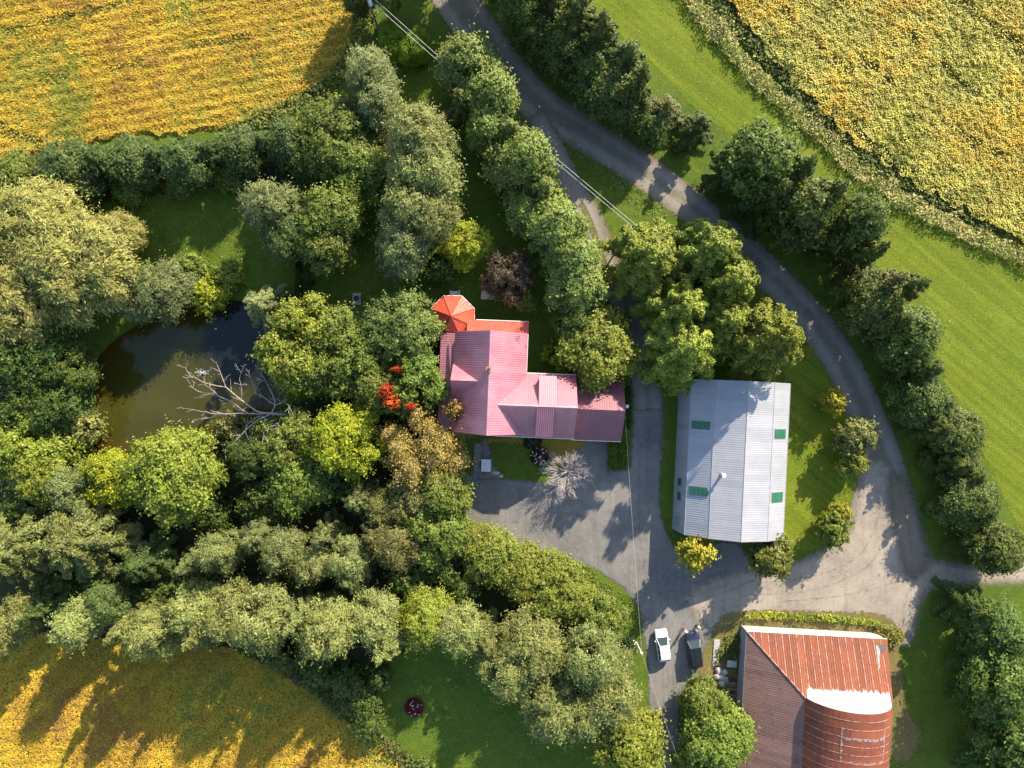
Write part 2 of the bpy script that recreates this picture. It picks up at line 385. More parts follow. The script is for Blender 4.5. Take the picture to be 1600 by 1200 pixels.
def lines(a, b, s): return np.arange(a, b, s)
gx = np.concatenate([[-3000, -1500, -700, -350, -200], lines(-130, -66, 2.5), lines(-66, -28, 0.8), lines(-28, 130, 2.5), [130, 200, 350, 700, 1500, 3000]])
gy = np.concatenate([[-3000, -1500, -700, -350, -180], lines(-110, -16, 2.5), lines(-16, 18, 0.8), lines(18, 110, 2.5), [110, 180, 350, 700, 1500, 3000]])
X, Y = np.meshgrid(gx, gy, indexing='ij'); P = np.stack([X.ravel(), Y.ravel()], 1)
sdp = seg_sd(P, POND)
Z = np.where(sdp > -1.2, -np.clip((sdp + 1.2) * 0.45, 0, 1.8), 0.0)
I = np.arange(len(P)).reshape(len(gx), len(gy))
F = np.stack([I[:-1, :-1], I[1:, :-1], I[1:, 1:], I[:-1, 1:]], -1).reshape(-1, 4)
o = link('ground', mesh_np('ground', np.stack([P[:, 0], P[:, 1], Z], 1), F, GRASS, smooth=True)); tag(o, kind='structure')

# pond water: murky, so the sunlit water shows olive and the shaded water the sky
t = NT('pond_water')
n1 = t.noise(0.22, 4, 0.6); at = t.new('ShaderNodeAttribute', attribute_name='sd')
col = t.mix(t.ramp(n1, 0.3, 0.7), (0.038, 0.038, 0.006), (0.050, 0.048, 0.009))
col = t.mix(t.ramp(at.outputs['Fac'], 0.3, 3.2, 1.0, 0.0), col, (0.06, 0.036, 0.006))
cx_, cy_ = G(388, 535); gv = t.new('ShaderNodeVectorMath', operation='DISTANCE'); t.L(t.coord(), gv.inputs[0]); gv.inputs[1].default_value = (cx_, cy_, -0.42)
col = t.mix(t.ramp(t.math('MULTIPLY_ADD', n1, 3.0, gv.outputs['Value']), 6.5, 9.5, 1.0, 0.0), col, (0.010, 0.014, 0.014))   # tree shade over the upper right, painted into the water colour
WATER = t.done(t.bsdf(col, 0.05, 0.38, normal=t.bump(t.noise(3.0, 3, 0.6), 0.06, 0.02)))
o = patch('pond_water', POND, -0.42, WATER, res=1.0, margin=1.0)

# lanes and yard
lane_main = ribbon([(540, -330, 60), (620, -160, 62), (672, -60, 66), (705, -10, 66), (742, 42, 66), (792, 110, 62), (850, 170, 60), (920, 213, 56), (990, 257, 54), (1060, 307, 52), (1130, 362, 50), (1200, 427, 50), (1262, 492, 52), (1312, 562, 54), (1347, 632, 56), (1372, 700, 62), (1380, 760, 84), (1372, 830, 110)])
patch('lane', lane_main, 0.012, GRAVEL_T)
lane_house = ribbon([(838, 178, 26), (860, 220, 32), (886, 278, 36), (912, 330, 46), (935, 382, 46), (957, 440, 46), (985, 490, 44), (1004, 560, 46), (1013, 640, 46), (1010, 720, 50)])
patch('house_lane', lane_house, 0.018, GRAVEL_T)
strip = ribbon([(908, 318, 7), (922, 348, 9), (938, 392, 8), (950, 430, 7)])
patch('lane_grass_strip', strip, 0.03, grass_material('strip_grass', (0.10, 0.12, 0.03), (0.15, 0.13, 0.05), (0.18, 0.15, 0.06), fade=True, amp=0.35), res=0.4, margin=0.5)
YARD_G = np.array([G(*p) for p in [(728, 738), (790, 749), (850, 755), (872, 740), (880, 684), (950, 684), (950, 735), (986, 735), (990, 640), (1036, 640), (1032, 720), (1030, 790), (1038, 828), (1058, 862), (1090, 884), (1112, 850), (1152, 846), (1168, 872), (1200, 890), (1190, 960), (1128, 972), (1116, 1000), (1110, 1050), (1072, 1062), (1062, 1100), (1060, 1150), (1080, 1560), (1030, 1560), (1016, 1150), (1014, 1050), (1008, 1000), (1000, 948), (975, 918), (930, 888), (880, 872), (800, 850), (728, 828), (700, 800), (700, 742)]])
patch('gravel_yard', YARD_G, 0.024, GRAVEL_D)
YARD_B = wpoly([(1120, 900), (1180, 890), (1240, 880), (1290, 858), (1325, 832), (1342, 785), (1350, 730), (1380, 720), (1402, 752), (1428, 830), (1446, 872), (1500, 882), (1560, 884), (1640, 868), (1700, 862), (1700, 902), (1600, 908), (1520, 912), (1455, 920), (1436, 950), (1424, 1000), (1398, 1004), (1375, 978), (1300, 968), (1180, 968), (1136, 972), (1112, 985), (1090, 965), (1075, 930)], 4)
patch('gravel_turnaround', YARD_B, 0.031, GRAVEL_L)
DIRT_E = wpoly([(1392, 742), (1420, 760), (1440, 830), (1450, 880), (1420, 900), (1402, 840), (1392, 790)], 4)
patch('dirt_verge', DIRT_E, 0.036, DIRT)
patch('dry_verge', wpoly([(1140, 958), (1250, 955), (1375, 960), (1400, 985), (1385, 1002), (1300, 985), (1160, 980), (1120, 1000), (1113, 990)], 4), 0.042, DRYGRASS)
patch('bare_earth', wpoly([(1388, 1020), (1402, 1010), (1410, 1060), (1418, 1110), (1436, 1140), (1430, 1176), (1402, 1192), (1387, 1150)], 4), 0.012, DRYGRASS)
patch('weedy_ground', wpoly([(1108, 1000), (1128, 990), (1165, 985), (1170, 1180), (1110, 1100), (1090, 1050)], 4), 0.036, DRYGRASS)
patch('mown_lawn', wpoly([(860, -60), (1050, -60), (1072, 10), (1130, 90), (1205, 165), (1290, 245), (1360, 300), (1440, 352), (1540, 392), (1760, 470), (1760, 860), (1620, 860), (1590, 820), (1540, 720), (1480, 600), (1400, 470), (1330, 350), (1230, 250), (1110, 190), (1020, 100), (930, 20)], 4), 0.006, LAWN, res=1.2)
patch('mown_lawn', wpoly([(1230, 560), (1285, 545), (1325, 620), (1345, 690), (1345, 760), (1325, 828), (1250, 868), (1215, 860), (1222, 700)], 4), 0.006, LAWN, res=1.0)
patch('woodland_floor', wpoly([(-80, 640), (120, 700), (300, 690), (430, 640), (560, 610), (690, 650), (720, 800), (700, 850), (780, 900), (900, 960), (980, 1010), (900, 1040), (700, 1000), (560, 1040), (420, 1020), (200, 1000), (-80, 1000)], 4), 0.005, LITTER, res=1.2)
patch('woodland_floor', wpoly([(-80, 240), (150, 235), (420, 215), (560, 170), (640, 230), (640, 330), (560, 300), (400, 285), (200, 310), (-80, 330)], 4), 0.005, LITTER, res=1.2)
patch('flower_bed_soil', wpoly([(760, 684), (905, 684), (905, 700), (870, 735), (850, 725), (830, 700), (790, 692), (762, 692)], 3), 0.034, SOIL, res=0.4, margin=0.5)

# worn tyre tracks turning in the yard
t = NT('tyre_track'); n_ = t.noise(1.6, 5, .75); at_ = t.new('ShaderNodeAttribute', attribute_name='sd')
sh = t.bsdf((0.11, 0.098, 0.085), .95, .1); tr = t.new('ShaderNodeBsdfTransparent'); mx = t.new('ShaderNodeMixShader')
t.L(t.math('MULTIPLY', t.ramp(n_, .35, .7, 0.0, .55), t.ramp(at_.outputs['Fac'], -.05, .2)), mx.inputs[0]); t.L(tr.outputs[0], mx.inputs[1]); t.L(sh, mx.inputs[2]); TRACKM = t.done(mx.outputs[0])
for i, pts in enumerate([[(1062, 905), (1090, 912), (1118, 908), (1150, 892)], [(1050, 922), (1085, 932), (1125, 928), (1180, 905)], [(1040, 1130), (1036, 1060), (1045, 985), (1080, 935), (1150, 912), (1250, 905), (1340, 870), (1375, 800)], [(1055, 1120), (1052, 1050), (1062, 985), (1100, 948), (1170, 930), (1270, 922), (1360, 880), (1392, 800)], [(1015, 640), (1012, 740), (1016, 830), (1030, 920), (1040, 985)], [(1002, 690), (998, 760), (1000, 840), (1014, 920), (1026, 990)], [(860, 800), (920, 810), (980, 850), (1020, 910)], [(800, 815), (880, 828), (950, 870), (1005, 930)], [(1440, 900), (1400, 910), (1320, 930), (1220, 940)], [(1405, 760), (1418, 820), (1425, 880), (1410, 960)]]):
    patch('tyre_track', ribbon([(x, y, 3.6) for x, y in pts]), 0.046 + .001 * i, TRACKM, res=.3, margin=.3)

# ---- fields: soil sheet + the crop's own leaves
def vnoise(P, scale, seed):
    """cheap smooth value noise on (n,2) points, about 0..1"""
    r = np.random.default_rng(seed); T = r.random((64, 64)); Q = P * scale; i = np.floor(Q).astype(int); f = Q - i; f = f * f * (3 - 2 * f)
    g = lambda a, b: T[(i[:, 0] + a) % 64, (i[:, 1] + b) % 64]
    return (g(0, 0) * (1 - f[:, 0]) + g(1, 0) * f[:, 0]) * (1 - f[:, 1]) + (g(0, 1) * (1 - f[:, 0]) + g(1, 1) * f[:, 0]) * f[:, 1]

def leaf_quads(Pc, N, S, asp, rng, T=None):
    n = len(Pc); N = N / np.maximum(np.linalg.norm(N, axis=1)[:, None], 1e-9)
    if T is None: T = rng.normal(size=(n, 3))
    t = T - (T * N).sum(1)[:, None] * N; t /= np.maximum(np.linalg.norm(t, axis=1)[:, None], 1e-9); b = np.cross(N, t)
    S = np.asarray(S)[:, None]; a = np.asarray(asp)
    a = a[:, None] if a.ndim else a
    V = np.empty((n, 4, 3)); fold = N * S * 0.10
    V[:, 0] = Pc + t * S * 0.5 - fold; V[:, 1] = Pc + b * S * 0.5 * a + fold; V[:, 2] = Pc - t * S * 0.5 - fold; V[:, 3] = Pc - b * S * 0.5 * a + fold
    return V.reshape(-1, 3), np.arange(n * 4).reshape(n, 4)

def scatter(poly, dens, rng, edge=0.0, ragged=0.8):
    poly = np.asarray(poly); lo, hi = poly.min(0), poly.max(0); n = int((hi[0] - lo[0]) * (hi[1] - lo[1]) * dens)
    P = lo + rng.random((n, 2)) * (hi - lo); sd = seg_sd(P, poly) + (vnoise(P, 0.8, 5) - 0.5) * 2 * ragged
    return P[sd > edge]

def crop_field(name, label, px, cols, w, dens, h, seed, leaf=0.27, rowdir=None, smooth=4, tram=()):
    poly = wpoly(px, smooth); rng = np.random.default_rng(seed)
    s = patch(name + '_soil', poly, 0.008, SOIL, res=1.5)
    P = scatter(poly, dens, rng); n = len(P)
    a = vnoise(P, 0.11, seed + 1); b = vnoise(P, 0.5, seed + 2); c = vnoise(P, 1.7, seed + 3)
    hh = h * (0.55 + 0.3 * b + 0.35 * c) * (0.8 + 0.2 * rng.random(n))
    if rowdir is not None:
        q = P @ np.array([math.cos(rowdir), math.sin(rowdir)]); hh *= 0.95 + 0.12 * np.cos(q * 2 * math.pi / 1.5)
    k = a * 0.5 + b * 0.3 + c * 0.2 + rng.normal(size=n) * 0.10
    cols = np.array(cols); e = np.array(w); idx = np.clip(np.searchsorted(e, k), 0, len(cols) - 1)
    C = cols[idx] * (0.87 + 0.24 * rng.random(n))[:, None] * (0.82 + 0.36 * vnoise(P @ np.array([[.77, -.64], [.64, .77]]) * np.array([.25, 1.6]), 0.5, seed + 7))[:, None]
    N = rng.normal(size=(n, 3)) * 0.22 + np.array([0.15, 0.28, 1.0])
    for x0, y0, x1, y1, w_ in tram:      # greener, lower strips: wheel lines and gaps
        p0, p1 = np.array(G(x0, y0)), np.array(G(x1, y1)); dv = p1 - p0; tt = np.clip(((P - p0) @ dv) / (dv @ dv), 0, 1); q = np.linalg.norm(P - p0 - tt[:, None] * dv, axis=1) + (vnoise(P, 0.6, seed + 5) - .5) * 1.6
        m_ = (q < w_) & (rng.random(n) < .8); C[m_] = np.array([0.15, 0.16, 0.022]) * rng.uniform(.6, 1.2, m_.sum())[:, None]; hh[m_] *= .55
    V, F = leaf_quads(np.column_stack([P, hh]), N, leaf * (0.6 + 0.8 * rng.random(n)), 0.75, rng)
    o = link(name, mesh_np(name, V, F, CROP, fattr={'lc': np.column_stack([C, np.ones(n)])}))
    o['label'] = label; o['category'] = 'crop'; o['kind'] = 'stuff'
    return o

Y1, Y2, Y3 = (0.50, 0.335, 0.026), (0.46, 0.26, 0.022), (0.47, 0.37, 0.04)
GR, BR = (0.22, 0.23, 0.026), (0.32, 0.18, 0.035)
crop_field('soybean_field', 'yellow ripening soybean field in the top left corner', [(-120, -120), (570, -120), (560, 20), (545, 75), (512, 125), (468, 150), (405, 182), (330, 205), (230, 208), (170, 215), (110, 236), (40, 242), (-120, 262)], [GR, Y3, Y2, Y1, Y1, BR], [0.37, 0.43, 0.49, 0.58, 0.69], 80, 0.5, 11, rowdir=1.75, leaf=0.21, tram=[(20, 52, 120, 26, .5), (110, 27, 240, -4, .4), (300, 76, 385, 56, .45), (60, 130, 220, 100, .25), (0, 200, 60, 225, .7)])
crop_field('soybean_field', 'yellow soybean field half in tree shadow in the bottom left corner', [(-120, 998), (90, 995), (220, 1005), (340, 1012), (420, 1040), (490, 1085), (550, 1130), (600, 1165), (650, 1195), (690, 1240), (690, 1320), (-120, 1320)], [GR, Y3, Y1, Y2, Y1, BR], [0.36, 0.43, 0.52, 0.58, 0.69], 80, 0.5, 12, rowdir=1.6, leaf=0.21)
G2, G3 = (0.40, 0.375, 0.045), (0.47, 0.43, 0.10)
crop_field('weedy_field', 'pale yellow weedy soybean field in the top right corner', [(1128, -120), (1150, 20), (1190, 78), (1240, 130), (1300, 190), (1350, 235), (1430, 290), (1520, 335), (1720, 420), (1720, -120)], [GR, G2, G3, G2, G3, Y3, Y1], [0.34, 0.42, 0.5, 0.57, 0.63, 0.70], 75, 0.85, 13, leaf=0.23, tram=[(1460, -20, 1620, 100, .6), (1220, 20, 1330, 120, .4), (1340, 90, 1420, 160, .35), (1420, 60, 1520, 150, .35), (1480, 200, 1600, 270, .4), (1330, 200, 1400, 265, .5)])

def grass_band(name, label, px, cols, dens, h, seed, size=0.5, lean=0.35, asp=0.22, cat='grass', ragged=0.5, smooth=4):
    """tall grass or weeds: upright blades and small leaves"""
    poly = wpoly(px, smooth); rng = np.random.default_rng(seed); P = scatter(poly, dens, rng, ragged=ragged); n = len(P)
    b = vnoise(P, 0.7, seed); z = h * (0.25 + 0.75 * rng.random(n)) * (0.45 + 0.9 * b)
    cols = np.array(cols); idx = np.clip((vnoise(P, 0.45, seed + 9) * 0.75 + rng.random(n) * 0.45 - 0.1) * len(cols), 0, len(cols) - 1).astype(int)
    C = cols[idx] * (0.7 + 0.55 * rng.random(n))[:, None]
    T = rng.normal(size=(n, 3)) * lean + np.array([0, 0, 0.6]); T[:, :2] += rng.normal(size=(n, 2)) * 0.7
    N = rng.normal(size=(n, 3)) * 0.7; N[:, 2] = np.abs(N[:, 2]) + 0.9; N[:, 1] += 0.3
    V, F = leaf_quads(np.column_stack([P, z]), N, size * (0.6 + 0.8 * rng.random(n)), asp, rng, T)
    o = link(name, mesh_np(name, V, F, CROP, fattr={'lc': np.column_stack([C, np.ones(n)])}))
    o['label'] = label; o['category'] = cat; o['kind'] = 'stuff'
    return o
TAN, TAN2, GRN, GRD = (0.44, 0.37, 0.14), (0.36, 0.33, 0.09), (0.14, 0.16, 0.03), (0.055, 0.085, 0.015)
verge_px = [(1052, -60), (1072, 0), (1132, 78), (1205, 152), (1292, 232), (1355, 284), (1434, 336), (1532, 380), (1700, 450)]
off = lambda d: [(x + d, y - d) for x, y in verge_px]
grass_band('tall_grass', 'pale dry tall grass strip between mown lawn and weedy field', off(-6) + off(14)[::-1], [TAN, TAN2, GRN, TAN], 46, 1.1, 21)
grass_band('ditch_weeds', 'dark green weeds in the ditch behind the dry grass strip', off(16) + off(42)[::-1], [GRD, GRN, GRD, TAN2], 34, 0.7, 22, asp=0.6, size=0.42, cat='weeds')
grass_band('field_edge_weeds', 'green weeds along the lower right edge of the top left soybean field', [(560, 0), (590, 20), (560, 90), (520, 150), (470, 180), (400, 205), (330, 215), (400, 178), (470, 148), (515, 118), (545, 70)], [GRD, GRN, (0.2, 0.21, 0.03)], 26, 1.0, 23, asp=0.6, size=0.42, cat='weeds')
grass_band('field_edge_weeds', 'dark green weeds between bottom left soybean field and round lawn', [(420, 1000), (540, 1020), (575, 1060), (580, 1120), (620, 1160), (690, 1200), (720, 1240), (670, 1240), (600, 1165), (540, 1120), (470, 1065), (400, 1025)], [GRD, GRN, GRD, (0.12, 0.10, 0.03)], 30, 1.2, 24, asp=0.6, size=0.42, cat='weeds')
grass_band('wall_weeds', 'bright yellow green weeds along the white barn wall', [(1166, 955), (1210, 954), (1290, 959), (1330, 962), (1372, 970), (1376, 977), (1300, 970), (1200, 965), (1166, 965)], [(0.30, 0.30, 0.02), (0.22, 0.26, 0.02), (0.12, 0.17, 0.02)], 60, 0.8, 25, asp=0.3, size=0.5, cat='weeds', ragged=0.2)
grass_band('wall_weeds', 'rusty yellow weed clump at the right end of the white barn wall', [(1368, 978), (1392, 976), (1408, 992), (1396, 1006), (1374, 1000)], [(0.26, 0.24, 0.03), (0.28, 0.15, 0.05), (0.13, 0.16, 0.02)], 50, 1.2, 26, asp=0.25, size=0.7, cat='weeds', ragged=0.3)
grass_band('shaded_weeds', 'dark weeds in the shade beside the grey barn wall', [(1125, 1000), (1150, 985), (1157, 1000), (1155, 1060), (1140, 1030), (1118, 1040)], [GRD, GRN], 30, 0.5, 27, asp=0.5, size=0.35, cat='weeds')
grass_band('lane_verge_grass', 'rough yellowish grass along the left edge of the curved lane', [(870, 205), (920, 240), (985, 285), (1030, 318), (1050, 345), (1010, 335), (960, 300), (915, 262), (880, 225)], [GRN, GRN, TAN2, GRD], 14, 0.3, 28, size=0.35)
grass_band('lawn_tufts', 'sunlit green lawn grass between gravel yard and leafy hedge', [(860, 868), (905, 880), (960, 915), (995, 950), (1003, 1000), (980, 1010), (950, 960), (900, 915), (860, 895)], [(0.11, 0.16, 0.012), (0.14, 0.18, 0.02), (0.08, 0.13, 0.01)], 40, 0.16, 29, size=0.3, asp=0.3)

def litter(name, label, px, dens, seed, cols):
    rng = np.random.default_rng(seed); poly = wpoly(px, 3); P = scatter(poly, dens, rng, ragged=3.0); n = len(P); cols = np.array(cols)
    C = cols[rng.integers(0, len(cols), n)] * rng.uniform(.7, 1.2, n)[:, None]
    V, F = leaf_quads(np.column_stack([P, rng.uniform(.07, .10, n)]), rng.normal(size=(n, 3)) * .25 + np.array([0, 0, 1.]), rng.uniform(.08, .2, n), .7, rng)
    o = link(name, mesh_np(name, V, F, CROP, fattr={'lc': np.column_stack([C, np.ones(n)])})); o['label'] = label; o['category'] = 'leaves'; o['kind'] = 'stuff'
LC = [(.36, .24, .08), (.30, .17, .06), (.42, .33, .06), (.22, .20, .05)]
litter('fallen_leaves', 'fallen leaves scattered over the curved lane and its verges', [(760, 60), (860, 140), (1000, 230), (1140, 340), (1280, 480), (1370, 650), (1440, 850), (1400, 860), (1330, 680), (1240, 500), (1100, 370), (960, 280), (840, 190), (750, 90)], 2.2, 71, LC)
litter('fallen_leaves', 'fallen leaves scattered over the gravel yard', [(730, 760), (850, 760), (1010, 620), (1040, 640), (1040, 830), (1000, 930), (860, 865), (735, 830)], 1.2, 72, LC)
litter('fallen_leaves', 'fallen leaves scattered on the shaded back lawns', [(180, 300), (420, 290), (560, 290), (700, 420), (680, 480), (540, 520), (440, 440), (240, 400)], 2.5, 73, LC)
litter('fallen_leaves', 'fallen leaves scattered on the round lawn at the bottom', [(590, 1060), (720, 1030), (900, 1120), (980, 1190), (760, 1220), (620, 1150)], 1.6, 74, LC)
litter('fallen_leaves', 'fallen leaves scattered on the lawn right of the shed', [(1235, 560), (1290, 560), (1345, 700), (1320, 830), (1225, 850)], 1.6, 75, LC)
litter('lawn_weeds', 'pale clover and weeds dotted over the large right lawn', [(900, -20), (1050, -20), (1200, 170), (1350, 300), (1620, 420), (1620, 820), (1500, 640), (1400, 440), (1250, 240), (1080, 150)], 1.0, 76, [(.20, .20, .05), (.14, .19, .03), (.24, .20, .09)])
# ------------------------------------------------------------------ trees
def unit(a): return a / np.maximum(np.linalg.norm(a, axis=1)[:, None], 1e-9)
def fib(n, rng):
    i = np.arange(n) + 0.5; ph = np.arccos(1 - 2 * i / n); th = math.pi * (1 + 5 ** 0.5) * i + rng.random() * 6.28
    return np.column_stack([np.cos(th) * np.sin(ph), np.sin(th) * np.sin(ph), np.cos(ph)])

def leaf_mesh(name, P, N, S, asp, B, Yv, rng, T=None, mat=None):
    V, F = leaf_quads(P, N, S, asp, rng, T)
    return mesh_np(name, V, F, mat or LEAF, fattr={'lc': np.column_stack([B, Yv, np.zeros(len(P)), np.ones(len(P))])})

def lobed(name, seed, R, zb, zt, nl, lr, n, ls, asp=0.62, cone=0.0, tuft=0.30, per=13, up=0.35, streak=0.0, yel=0.12, core=0.35):
    """crown of rounded boughs, each made of leaf tufts"""
    rng = np.random.default_rng(seed); hz = (zt - zb) / 2; zc = (zt + zb) / 2
    D = unit(fib(nl, rng) + rng.normal(size=(nl, 3)) * 0.22)
    k = rng.uniform(0.62, 1.02, nl)
    wid = 1.0 - cone * np.clip(D[:, 2], -0.2, 1.0)          # narrower towards the top
    C = np.column_stack([D[:, 0] * R * 0.76 * k * wid, D[:, 1] * R * 0.76 * k * wid, zc + D[:, 2] * hz * 0.8 * rng.uniform(0.8, 1.05, nl)])
    nc = max(3, int(nl * core)); Dc = unit(rng.normal(size=(nc, 3)))
    Cc = np.column_stack([Dc[:, 0] * R * 0.35, Dc[:, 1] * R * 0.35, zc + Dc[:, 2] * hz * 0.45])
    C = np.vstack([C, Cc]); D = np.vstack([D, Dc]); r = lr * R * rng.uniform(0.7, 1.3, len(C))
    m = max(40, n // per); w = r ** 2; li = rng.choice(len(C), m, p=w / w.sum())
    d = unit(rng.normal(size=(m, 3)) + D[li] * 0.75 + np.array([0, 0, up]))
    tc = C[li] + d * (r[li] * rng.uniform(0.72, 1.06, m))[:, None] * np.array([1, 1, 0.85])
    tb = rng.uniform(0.75, 1.2, m) * (0.9 + 0.2 * rng.random(len(C)))[li]; ty = np.clip(rng.normal(yel, 0.16, m), 0, 1)
    ti = rng.integers(0, m, n); sp = rng.uniform(0.1, 1.0, m) ** 3 * 1.9
    P = tc[ti] + rng.normal(size=(n, 3)) * tuft * np.array([0.62, 0.62, 0.5]) + d[ti] * (np.abs(rng.normal(size=n)) * tuft * 1.5 * sp[ti])[:, None]
    N = unit(d[ti] * 0.8 + rng.normal(size=(n, 3)) * 0.42 + np.array([0, 0, 0.5]))
    P[:, 2] = np.maximum(P[:, 2], zb * 0.6)
    T = None
    if streak > 0:
        T = unit(d[ti] * np.array([1, 1, 0.2]) + np.array([0, 0, -0.35]) + rng.normal(size=(n, 3)) * (1 - streak))
    return leaf_mesh(name, P, N, ls * rng.uniform(0.65, 1.35, n), asp, tb[ti] * rng.uniform(0.82, 1.18, n), np.clip(ty[ti] + rng.normal(size=n) * 0.1, 0, 1), rng, T)

def frond(name, seed, R, zb, zt, nb, n, ls, asp=0.5, droop=0.45, rise=0.25, wfac=0.2, wmin=0.22, prof=2.0, yel=0.12, hang=0.25, shape=0.5):
    """crown of radiating boughs feathered with leaves on both sides"""
    rng = np.random.default_rng(seed)
    hs = zb + (zt - zb) * (np.arange(nb) + rng.random(nb)) / nb; f = (hs - zb) / (zt - zb)
    Ln = R * np.maximum(1 - f ** prof, 0.06) ** shape * rng.uniform(0.72, 1.08, nb); az = np.arange(nb) * 2.39996 + rng.normal(size=nb) * 0.25
    bi = rng.choice(nb, n, p=Ln ** 1.5 / (Ln ** 1.5).sum()); s = rng.random(n) ** 0.65; L = Ln[bi]
    az2 = az[bi] + (rng.random(nb)[bi] - 0.5) * 0.6 * s
    out = np.column_stack([np.cos(az2), np.sin(az2), np.zeros(n)]); lat = np.column_stack([-np.sin(az2), np.cos(az2), np.zeros(n)])
    tw = rng.normal(size=n); wd = (wfac * L * (1 - 0.55 * s) + wmin) * 0.55
    P = out * (L * s)[:, None] + lat * (tw * wd)[:, None]
    P[:, 2] = hs[bi] + L * (rise * s - droop * s * s) - np.abs(tw) * wd * hang + rng.normal(size=n) * 0.13
    P[:, 2] = np.maximum(P[:, 2], 0.3)
    N = np.column_stack([rng.normal(size=n) * 0.45, rng.normal(size=n) * 0.45, np.ones(n)]) + out * 0.35
    T = out * 0.8 + lat * (np.sign(tw) * 0.9)[:, None] + rng.normal(size=(n, 3)) * 0.3; T[:, 2] -= 0.25
    bb = rng.uniform(0.78, 1.15, nb)[bi]; by = np.clip(rng.normal(yel, 0.13, nb), 0, 1)[bi]
    return leaf_mesh(name, P, N, ls * rng.uniform(0.65, 1.35, n), asp, bb * rng.uniform(0.8, 1.2, n), np.clip(by + rng.normal(size=n) * 0.1, 0, 1), rng, T)

def trunk_mesh(name, seed, H, R, zb, mat=None, limbs=7, r0=None):
    rng = random.Random(seed); m = MB(); r0 = r0 or (0.06 + 0.016 * H); top = H * 0.8; pts = []
    for i in range(5):
        f = i / 4; pts.append(Vector((rng.uniform(-.12, .12) * i * 0.5, rng.uniform(-.12, .12) * i * 0.5, top * f - (0.15 if i == 0 else 0))))
    for i in range(4): m.tube(pts[i], pts[i + 1], r0 * (1 - 0.22 * i) * (1.25 if i == 0 else 1), r0 * (1 - 0.22 * (i + 1)), 7)
    for k in range(limbs):
        a = k * 2.4 + rng.random(); f = rng.uniform(0.3, 0.85); p = pts[0].lerp(pts[4], f)
        q = Vector((math.cos(a) * R * 0.55, math.sin(a) * R * 0.55, p.z + R * rng.uniform(0.1, 0.45))); mid = p.lerp(q, 0.5) + Vector((0, 0, 0.1 * R))
        m.tube(p, mid, r0 * 0.4, r0 * 0.26, 5); m.tube(mid, q, r0 * 0.26, r0 * 0.1, 5)
    return m.mesh(name, mat or BARK, smooth=True)

PROTO = {}
def proto(key, R, H, zb, meshes, limbs=7):
    PROTO[key] = (R, H, zb, meshes, [trunk_mesh('trunk', sum(map(ord, key)) + i, H, R, zb, limbs=limbs) for i in range(len(meshes))])
R_ = range
proto('poplar', 2.9, 11, 1.0, [lobed('crown', 100 + i, 2.9, 0.9, 11, 34, 0.34, 20625, 0.288, 0.6, cone=0.35, tuft=0.26, yel=0.06) for i in R_(4)])
proto('maple', 3.7, 9.5, 1.8, [lobed('crown', 200 + i, 3.7, 1.8, 9.5, 26, 0.36, 26000, 0.275, 0.72, tuft=0.25) for i in R_(4)])
proto('bigmaple', 5.2, 11, 2.0, [lobed('crown', 220 + i, 5.2, 2.0, 11, 40, 0.27, 42000, 0.285, 0.7, tuft=0.30) for i in R_(2)])
proto('ash', 3.8, 12, 2.0, [lobed('crown', 300 + i, 3.8, 2.0, 12, 40, 0.27, 24750, 0.368, 0.36, cone=0.2, tuft=0.30, yel=0.10, streak=0.35) for i in R_(4)])
proto('feather', 5.2, 12.5, 2.2, [frond('crown', 400 + i, 5.2, 2.2, 12.5, 84, 44000, 0.33, 0.42, droop=0.26, rise=0.20, wfac=0.12, wmin=0.18, prof=1.6, shape=0.58, hang=0.5) for i in R_(3)])
proto('pine', 3.4, 13, 0.8, [frond('crown', 800 + i, 3.4, 0.8, 13, 54, 26000, 0.28, 0.42, droop=0.18, rise=0.12, wfac=0.12, wmin=0.16, prof=1.35, shape=0.72, yel=0.08, hang=0.6) for i in R_(4)])
proto('spruce', 3.2, 9, 0.6, [frond('crown', 500 + i, 3.2, 0.6, 9, 44, 15000, 0.26, 0.32, droop=0.22, rise=0.10, wfac=0.10, wmin=0.12, prof=1.1, shape=0.8, yel=0.08, hang=0.3) for i in R_(2)])
proto('willow', 6.4, 13, 1.5, [lobed('crown', 600 + i, 6.4, 1.8, 13, 72, 0.20, 64000, 0.48, 0.26, tuft=0.36, streak=0.6, yel=0.22) for i in R_(2)])
proto('shrub', 2.0, 3.2, 0.1, [lobed('crown', 700 + i, 2.0, 0.1, 3.2, 16, 0.38, 6930, 0.272, 0.66, tuft=0.2, yel=0.15) for i in R_(3)])
proto('sapling', 1.9, 4.6, 0.9, [lobed('crown', 720 + i, 1.9, 0.9, 4.6, 22, 0.30, 5940, 0.272, 0.7, tuft=0.17, yel=0.2) for i in R_(3)], limbs=4)

def ordinal(i):
    return ['first', 'second', 'third', 'fourth', 'fifth', 'sixth', 'seventh', 'eighth', 'ninth', 'tenth', 'eleventh', 'twelfth', 'thirteenth', 'fourteenth', 'fifteenth', 'sixteenth', 'seventeenth', 'eighteenth', 'nineteenth', 'twentieth'][i] if i < 20 else 'twenty-' + ['first', 'second', 'third', 'fourth', 'fifth', 'sixth', 'seventh', 'eighth', 'ninth'][i - 20]

